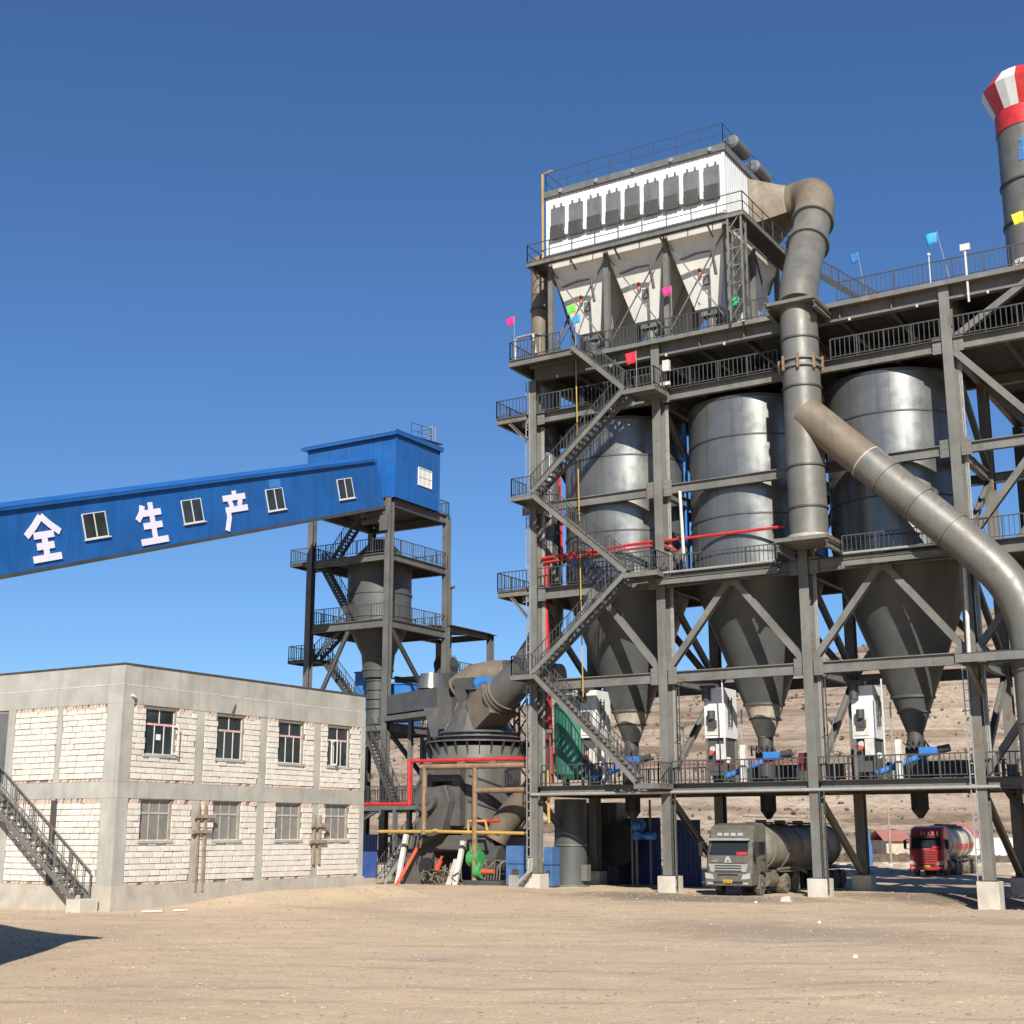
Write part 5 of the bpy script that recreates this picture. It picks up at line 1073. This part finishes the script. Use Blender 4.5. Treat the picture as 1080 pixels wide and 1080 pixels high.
single(MB().tube([(28.3,1,31.3),(29.3,.6,31.3)],.45,14).box(28.0,29.4,.3,1.4,30.82,31.0),'roof_machine','pale drum-shaped machine on the roof deck near the chimney','machine',M['dirtwhite'])
RS = thing('roof_stair', 'steel stair slanting down behind the exhaust duct on the roof deck', 'stairs', (18,7,31))
flight(RS, (21.5,6.5,30.9), (14.3,7.6,37.2), .9, M['steel_dk'])
for x, y, z, lb in ((8.8,-.35,29.1,'white junction box on the second column under the roof deck'),):
    single(MB().box(x,x+.4,y-.15,y+.1,z-.3,z+.35).box(x-.1,x+.5,y-.3,y-.16,z-1.2,z-1.0),'junction_box',lb,'box',M['dirtwhite'])
# ------------------------------------------------------------------ tanker trucks (local: nose towards -Y, x to the truck's left as seen from the front right)
def wheel(parent, x, y, side, r=.52, dual=False):
    w = .3 if not dual else .58; x0, x1 = x-w/2, x+w/2; n = 28
    prof = [(.28,x0),(r-.07,x0),(r-.015,x0+.03),(r,x0+.07),(r,x1-.07),(r-.015,x1-.03),(r-.07,x1),(.28,x1)]
    t = MB(); vs = []
    for rr_, xx in prof:
        for k in range(n): a = 2*math.pi*k/n; vs.append((xx, y+rr_*math.cos(a), r+rr_*math.sin(a)))
    t.add(vs,[(i*n+k,i*n+(k+1)%n,(i+1)*n+(k+1)%n,(i+1)*n+k) for i in range(len(prof)-1) for k in range(n)],True)
    wo_ = t.build('wheel', M['rubber'], parent)
    o = x1 if side > 0 else x0; rim = MB().tube([(o-side*.12,y,r),(o-side*.03,y,r)],[.3,.29],18).tube([(o-side*.03,y,r),(o+side*.03,y,r)],.13,12)
    for k in range(8): a = k*.785; rim.tube([(o-side*.04,y+.21*math.cos(a),r+.21*math.sin(a)),(o+side*.0,y+.21*math.cos(a),r+.21*math.sin(a))],.025,6)
    rim.build('rim', M['chassis'], wo_)
def truck(label, loc, style, rz=0):
    T = thing('tanker_truck', label, 'truck', loc, None, True, rz); g1 = style == 'grey'; dl = 2.2 if g1 else 0.
    cm_, tm = (M['cabg'], M['tankg']) if g1 else (M['cabr'], M['tankw']); W2 = 1.24
    prof = [(.06,.55),(.0,.62),(-.03,1.05),(.02,1.95),(.36,2.78),(.30,2.84),(.42,3.28),(.75,3.48),(1.4,3.58),(2.15,3.6),(2.2,3.5),(2.2,1.25),(1.95,1.25),(1.88,1.0),(1.6,1.2),(1.25,1.2),(.95,1.0),(.82,.55)]
    cab = MB(); vs = []
    for x, ins in ((-W2,0),(-W2+.14,-.0),(W2-.14,0),(W2,0)):
        edge = abs(x) == W2
        for y, z in prof:
            yy = y+(.16 if edge and y < .5 else 0); xx = x*(1-.05*max(0,(z-2.0))/1.6); vs.append((xx, yy, z-(.1 if edge and z > 3.2 else 0)))
    n = len(prof)
    for s_ in range(3): cab.add(vs[s_*n:(s_+2)*n],[(i,(i+1)%n,n+(i+1)%n,n+i) for i in range(n)])
    cab.add(vs[:n],[tuple(range(n))]).add(vs[3*n:],[tuple(range(n))])
    cb = cab.build('cab', cm_, T, bevel=.025)
    def quad(zA, zB, xA, xB, proud, mat_, name, par, th=.03):       # plate following the sloping windscreen
        def yf(z): return .02+(z-1.95)*(.34/.83)
        vs = [(-xA,yf(zA)-proud,zA),(xA,yf(zA)-proud,zA),(xB,yf(zB)-proud,zB),(-xB,yf(zB)-proud,zB)]; vs += [(x,y+th,z) for x,y,z in vs]
        return MB().add(vs,[(0,1,2,3),(7,6,5,4),(0,4,5,1),(1,5,6,2),(2,6,7,3),(3,7,4,0)]).build(name, mat_, par)
    ws = quad(2.0,2.7,1.06,.98,.02,M['cabglass'],'windscreen',cb)
    for x in (-.4,.35): MB().bar((x,-.02+.03,2.04),(x+.55,.0+.12,2.3),.025).build('wiper', M['black'], ws)
    quad(2.03,2.16,.3,.28,.03,M['redf'] if 0 else M['fl_redf'],'dash_card',ws).location.x = .72
    MB().box(-1.1,1.1,.08,.32,2.72,2.83).build('sun_visor', M['chrome'] if g1 else M['black'], cb, bevel=.01)
    if g1:
        for x in (-.55,-.18,.19,.56): MB().box(x-.12,x+.12,.27,.36,2.95,3.1).build('roof_lamp', M['lamp'], cb)
        MB().box(-.95,.95,-.045,-.0,1.62,1.93).build('hood_panel', M['cabg'], cb, bevel=.02)
        em = MB().prism([(-.2,1.63),(.2,1.63),(.07,1.94),(-.07,1.94)],'Y',-.075,-.047); em.build('emblem', M['lamp'], cb)
        MB().prism([(-.08,1.67),(.08,1.67),(0,1.8)],'Y',-.082,-.077).build('emblem_core', M['cabg'], cb)
        gr = MB().prism([(-.95,1.18),(.95,1.18),(1.08,1.57),(-1.08,1.57)],'Y',-.07,-.0).build('grille', M['chrome'], cb, bevel=.01)
        for z in (1.23,1.36,1.48): MB().box(-.72,.72,-.08,-.069,z-.03,z+.03).build('grille_slot', M['black'], gr)
        for k in range(5): MB().box(-.9+.07*k,-.86+.07*k,-.08,-.045,1.68,1.73).build('model_letter', M['lamp'], cb)
        bm = MB().prism([(-1.24,.5),(1.24,.5),(1.25,1.1),(-1.25,1.1)],'Y',-.14,.3).build('bumper', M['cabg'], cb, bevel=.05)
        MB().box(-.55,.55,-.15,-.139,1.0,1.08).build('bumper_slot', M['black'], bm); MB().box(-.9,.9,-.15,-.139,.62,.72).build('bumper_slot', M['black'], bm)
    else:
        for x, w in ((-.33,.07),(-.12,.2),(.18,.2),(.48,.2)):
            MB().box(x-w/2,x+w/2,.24,.37,2.98,3.02).box(x-w/2,x+w/2,.24,.37,3.12,3.16).box(x-.03,x+.03,.23,.37,2.95,3.19).build('roof_character', M['lamp'], cb)
        gr = MB().prism([(-.68,1.0),(.68,1.0),(.95,1.9),(-.95,1.9)],'Y',-.07,.0).build('grille', M['cabr'], cb, bevel=.02)
        for k in range(5): MB().box(-.62-.02*k,.62+.02*k,-.08,-.069,1.02+k*.17,1.1+k*.17).build('grille_slot', M['black'], gr)
        for k in range(6): MB().box(-.28+.1*k,-.22+.1*k,-.06,.0,1.935,1.985).build('brand_letter', M['lamp'], cb)
        bm = MB().prism([(-1.22,.45),(1.22,.45),(1.25,1.0),(-1.25,1.0)],'Y',-.12,.3).build('bumper', M['cabr'], cb, bevel=.05)
        MB().box(-.6,.6,-.13,-.119,.72,.9).build('bumper_slot', M['black'], bm)
        MB().tube([(.9,-.05,2.9),(.88,-.2,3.2)],.04,6).build('roof_horn', M['chrome'], cb)
    for s in (-1,1):
        MB().prism([(s*.72,.82),(s*1.2,.86),(s*1.22,1.14),(s*.82,1.06)],'Y',-.165,-.1).build('headlight', M['lamp'], bm)
        MB().box(min(s*.8,s*1.1),max(s*.8,s*1.1),-.155,-.1,.58,.68).build('fog_lamp', M['lamp'], bm)
        MB().box(min(s*1.245,s*1.28),max(s*1.245,s*1.28),.75,1.75,2.05,2.65).build('side_window', M['cabglass'], cb)
        MB().box(min(s*1.25,s*1.268),max(s*1.25,s*1.268),.55,.57,1.25,2.75).box(min(s*1.25,s*1.268),max(s*1.25,s*1.268),1.85,1.87,1.25,2.75).build('door_seam', M['black'], cb)
        MB().box(min(s*1.25,s*1.29),max(s*1.25,s*1.29),1.5,1.75,1.75,1.82).build('door_handle', M['black'], cb)
        mr = MB().box(min(s*1.42,s*1.62),max(s*1.42,s*1.62),.0,.12,1.95,2.6).bar((s*1.22,.3,2.6),(s*1.5,.06,2.62),.05).bar((s*1.24,.3,1.95),(s*1.5,.06,1.95),.05); mr.build('mirror', M['black'], cb, bevel=.02)
        MB().box(min(s*.95,s*1.24),max(s*.95,s*1.24),.9,1.0,.35,.5).build('step', M['chassis'], cb)
        wheel(T, s*1.06, 1.42, s)
        fa = MB()                                             # mudguard over the front wheel
        for k in range(8): a = math.pi*k/8; b2 = math.pi*(k+1)/8; fa.bar((s*1.06,1.42+.64*math.cos(a),.52+.64*math.sin(a)),(s*1.06,1.42+.64*math.cos(b2),.52+.64*math.sin(b2)),.36,.03,up=(1,0,0))
        fa.build('mudguard', cm_, T)
        wheel(T, s*.95, 4.9, s, .52, True); wheel(T, s*.95, 6.2, s, .52, True)
        MB().tube([(s*.85,2.6,.75),(s*.85,3.9,.75)],.36,16).build('fuel_tank', M['chassis'], T, bevel=.01)
        for y in (9.3+dl,10.6+dl,11.9+dl): wheel(T, s*.95, y, s, .52, True)
        MB().box(min(s*.7,s*1.24),max(s*.7,s*1.24),4.2,6.9,1.1,1.16).box(min(s*.7,s*1.24),max(s*.7,s*1.24),8.6+dl,12.6+dl,1.1,1.16).build('mudguard', M['chassis'], T)
        MB().box(min(s*.8,s*.95),max(s*.8,s*.95),7.4,7.55,.15,1.0).build('landing_leg', M['chassis'], T)
        MB().bar((s*.45,1.0,.85),(s*.45,6.9,.9),.14,.26).bar((s*.5,4.0,1.15),(s*.5,12.6+dl,1.2),.14,.2).build('chassis_rail', M['chassis'], T)
    MB().box(-.23,.23,-.175,-.142,.66,.8).build('number_plate', M['plate'], bm)
    pl2 = MB()
    for k in range(6): pl2.box(-.19+.065*k,-.15+.065*k,-.18,-.174,.69,.77)
    pl2.build('plate_marks', M['black'], bm)
    MB().box(-1.0,1.0,2.25,2.4,1.2,2.7).tube([(.9,2.5,1.0),(.9,2.5,3.3)],.09,10).tube([(-.5,2.45,1.2),(-.2,2.7,1.6),(.2,2.6,1.3),(.5,2.8,1.5)],.05,6).build('cab_back', M['chassis'], T)
    tk = MB(); n = 40; secs = [(2.75,.35,.12),(2.85,.9,.08),(3.05,1.12,.0),(3.3,1.2,0),(7.4+dl/2,1.22,-.12),(11.9+dl,1.18,0),(12.4+dl,1.05,.05),(12.6+dl,.7,.1),(12.68+dl,.2,.12)]
    vs = []
    for y, r, dz in secs:
        for k in range(n): a = 2*math.pi*k/n; vs.append((r*1.02*math.cos(a), y, 2.42+dz+r*math.sin(a)))
    tk.add(vs,[(i*n+k,i*n+(k+1)%n,(i+1)*n+(k+1)%n,(i+1)*n+k) for i in range(len(secs)-1) for k in range(n)],True)
    t_ = tk.build('tank', tm, T)
    for y in (3.4,5.4,7.4,9.4,11.6)+((13.6,) if dl else ()):
        b2 = MB(); b2.tube([(1.25*math.cos(a)*1.0,y,2.42-(.1 if 6<y<9 else 0.04)+1.25*math.sin(a)) for a in [2*math.pi*k/36 for k in range(37)]],.035,6,False); b2.build('tank_hoop', tm, t_)
    for y in (4.6,7.4,10.2): MB().tube([(0,y,3.55),(0,y,3.78)],.3,16).build('hatch', M['chassis'], t_)
    MB().box(-.55,.55,3.4,11.8+dl,3.64,3.67).bar((-.55,3.5,3.95),(-.55,11.7+dl,3.95),.03).build('catwalk', M['chassis'], t_)
    MB().box(-.6,.6,6.6,8.0,.7,1.2).tube([(-1.0,7.0,.75),(1.0,7.0,.75)],.12,8).tube([(1.1,8.2,1.0),(1.15,6.6,1.3),(1.1,4.0,1.25)],.07,8).build('discharge_pipes', M['chassis'], T)
    if not g1:
        MB().lathe([(0,0)],(0,0,0),3) if 0 else None
        b2 = MB()
        for k in range(8):
            a0, a1 = -.38+k*.045, -.38+(k+1)*.045
            def tp(y, a):
                r, dz = (1.2+(y-3.3)/4.1*.02, -.12*(y-3.3)/4.1) if y < 7.4 else (1.22-.04*(y-7.4)/4.5, -.12+.12*(y-7.4)/4.5)
                return (r*1.035*math.cos(a), y, 2.42+dz+r*1.015*math.sin(a))
            for y0_, y1_ in ((3.5,7.4),(7.4,11.7)): b2.add([tp(y0_,a0),tp(y0_,a1),tp(y1_,a1),tp(y1_,a0)],[(0,1,2,3)])
        b2.build('red_stripe', M['rbrick'] if 0 else M['red'], t_)
    return T
truck('dusty grey tanker truck parked under the middle silo', (12.4,-1.9,gh(12.4,-1)), 'grey')
truck('red tanker truck with cream tank waiting behind the silo frame', (12.1,35.5,0), 'red', R(3))
# ------------------------------------------------------------------ under the frame
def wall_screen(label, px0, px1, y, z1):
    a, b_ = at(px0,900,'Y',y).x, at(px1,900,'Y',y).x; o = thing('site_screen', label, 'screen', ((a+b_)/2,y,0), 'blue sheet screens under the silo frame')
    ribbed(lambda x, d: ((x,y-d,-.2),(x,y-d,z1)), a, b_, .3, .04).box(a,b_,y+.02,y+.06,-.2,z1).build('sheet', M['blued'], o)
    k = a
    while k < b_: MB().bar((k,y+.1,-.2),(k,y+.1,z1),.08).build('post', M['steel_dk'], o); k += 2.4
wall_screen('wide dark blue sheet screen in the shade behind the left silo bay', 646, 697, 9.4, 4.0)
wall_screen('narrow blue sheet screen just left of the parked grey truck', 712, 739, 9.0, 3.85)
bl_ = thing('blue_blower', 'bright blue blower hanging in the shade below the left silo', 'blower', (3.6,6,2.5))
MB().tube([(3.2,6,3.5),(3.7,6,3.5)],.36,16).tube([(3.7,6,3.5),(3.85,6,3.5)],.2,12).tube([(4.0,5.8,2.9),(4.6,5.8,2.9)],.22,12).box(3.2,3.6,5.7,6.3,2.7,3.1).tube([(3.4,5.7,3.2),(3.9,5.7,2.9),(4.2,5.8,3.1)],.09,8).build('casing', M['bluem'], bl_); MB().bar((3.3,6,0),(3.3,6,2.7),.12).bar((4.2,6,0),(4.2,6,5),.1).bar((3.0,6,0),(3.0,6,5),.1).build('stand', M['steel'], bl_)
for i in range(2):
    p = at(530+180*i,930,'Z',0)
single(MB().tube(ppx([(547,932),(560,918),(561,905)],-.9),.09,8).tube(ppx([(544,934),(557,920),(558,905)],-1.1),.09,8).box(at(541,935,'Y',-1.2).x-.1,at(547,935,'Y',-1.2).x,-1.5,-1.2,0,.8),'cable_bend','grey conduits bending into a white box at the foot of the first column','conduit',M['chrome'],(0,-1,0))
for i, (px, py) in enumerate(((829,950),(797,951),(864,972),(902,1008))):
    p = at(px,py,'Z',.05); s_ = .26 if i == 0 else .08; single(MB().add([(p.x-s_,p.y-s_*.7,-.03),(p.x+s_*.9,p.y-s_*.5,-.03),(p.x+s_,p.y+s_*.6,-.03),(p.x-s_*.7,p.y+s_*.8,-.03),(p.x-s_*.7,p.y-s_*.4,s_*.8),(p.x+s_*.6,p.y-s_*.3,s_*1.1),(p.x+s_*.7,p.y+s_*.4,s_*.9),(p.x-s_*.4,p.y+s_*.6,s_)],[(0,3,2,1),(4,5,6,7),(0,1,5,4),(1,2,6,5),(2,3,7,6),(3,0,4,7)]),'litter',['pale concrete lump beside the front wheel of the grey truck','scrap of white paper before the grey truck','white scrap on the sand before the third column','small dark scrap on the open sand'][i],'litter',M['foot'] if i == 0 else M['dirtwhite'],bevel=.03)
# ------------------------------------------------------------------ far background beyond the frame
def shed(label, px0, px1, ytop, ybase, dist, mroof, mwall, deep=8):
    a = (px0-540)/1489*dist; b_ = (px1-540)/1489*dist; z1 = 3+(880-ytop)/1489*dist; z0 = min(0, 3+(880-ybase)/1489*dist)
    o = thing('far_shed', label, 'shed', tuple(cw((a+b_)/2,dist,0)), None, False); zr = z1
    def q(u, d, z): return tuple(cw(u,d,z))
    hw = z1*.62
    MB().add([q(a,dist,z0-.5),q(b_,dist,z0-.5),q(b_,dist+deep,z0-.5),q(a,dist+deep,z0-.5),q(a,dist,hw),q(b_,dist,hw),q(b_,dist+deep,hw),q(a,dist+deep,hw)],[(0,1,5,4),(1,2,6,5),(2,3,7,6),(3,0,4,7),(4,5,6,7)]).build('wall', mwall, o)
    m2 = dist+deep/2
    MB().add([q(a-.4,dist-.5,hw-.1),q(b_+.4,dist-.5,hw-.1),q(b_+.4,m2,z1),q(a-.4,m2,z1),q(b_+.4,dist+deep+.5,hw-.1),q(a-.4,dist+deep+.5,hw-.1)],[(0,1,2,3),(3,2,4,5)]).build('roof', mroof, o)
shed('red roofed shed left of the red truck', 934, 958, 875.5, 893, 190, M['roofr'], M['cream'])
shed('red roofed shed behind the tail of the red truck', 1008, 1030, 869, 893, 182, M['roofr'], M['cream'])
a = MB(); 
for i in range(18):
    u0 = (1018-540)/1489*165+i*1.6; d = 165; p0, p1 = cw(u0,d,0), cw(u0+1.55,d,0)
    a.add([(p0.x,p0.y,-.3),(p1.x,p1.y,-.3),(p1.x,p1.y,2.6),(p0.x,p0.y,2.6),(p0.x-.1,p0.y+.2,-.3),(p1.x-.1,p1.y+.2,-.3),(p1.x-.1,p1.y+.2,2.6),(p0.x-.1,p0.y+.2,2.6)],[(0,1,2,3),(4,5,6,7),(0,4,7,3),(1,5,6,2),(3,2,6,7)])
single(a,'boundary_wall','long low white boundary wall far behind the last column','wall',M['white'])
for i, (px, d) in enumerate(((938,150),(886,175))):
    p = cw((px-540)/1489*d, d, 0); single(MB().tube([p,p+Vector((0,0,5.6))],[.16,.1],8).bar(p+Vector((-.7,0,5.2)),p+Vector((.7,0,5.2)),.1),'utility_pole',['thin utility pole left of the red truck','thin utility pole seen past the third column'][i],'pole',M['timber'],tuple(p))
p = cw((911-540)/1489*140,140,0); single(MB().box(p.x-.6,p.x+.6,p.y-.5,p.y+.5,0,2.0).box(p.x-.5,p.x+.5,p.y-.4,p.y+.4,2.0,3.4),'site_bin','small blue and white bin stack far behind the third column','bin',M['bluem'])
rb2 = MB()
for k in range(260):
    d = random.uniform(108,150); u = random.uniform(875,1100); q_ = cw((u-540)/1489*d,d,0)
    if abs(q_.x-12) < 3 and q_.y > 33: continue
    r_ = random.uniform(.08,.3); rb2.ellip(q_+Vector((0,0,r_*.2)),r_*1.3,r_,r_*.5,5,3)
o = rb2.build('rubble', M['foot'], kind='stuff'); o['label'] = 'pale rubble and litter heaped along the far track'; o['category'] = 'rubble'

# the site office left of the photographer, outside the picture: its roof corner throws the shadow on the yard
so2 = thing('site_office', 'plain grey site office standing just outside the left edge of the picture', 'building', (16.8,-51.6,0), None, True, 0)
e1, e2 = Vector((-.95,.32,0)).normalized(), Vector((.32,.95,0)).normalized()*-1
def oq(a, b, z): p = e1*a+e2*b; return (p.x, p.y, z)
def obx(a0,a1,b0,b1,z0,z1): return MB().add([oq(a,b,z) for z in (z0,z1) for a,b in ((a0,b0),(a1,b0),(a1,b1),(a0,b1))],[(0,1,2,3),(4,5,6,7),(0,1,5,4),(1,2,6,5),(2,3,7,6),(3,0,4,7)])
obx(.3,12,.3,11,-.3,9.7).build('wall', M['conc'], so2); obx(0,12.4,0,11.4,9.7,10.0).build('roof', M['roofblk'], so2)
for fl in (1.0,4.3,7.2):
    for k in range(4):
        w_ = obx(1.2+k*2.8,2.8+k*2.8,.22,.28,fl,fl+1.6).build('window', M['glass'], so2)
        obx(1.1+k*2.8,2.9+k*2.8,.1,.29,fl-.12,fl-.01).build('sill', M['conc'], w_)
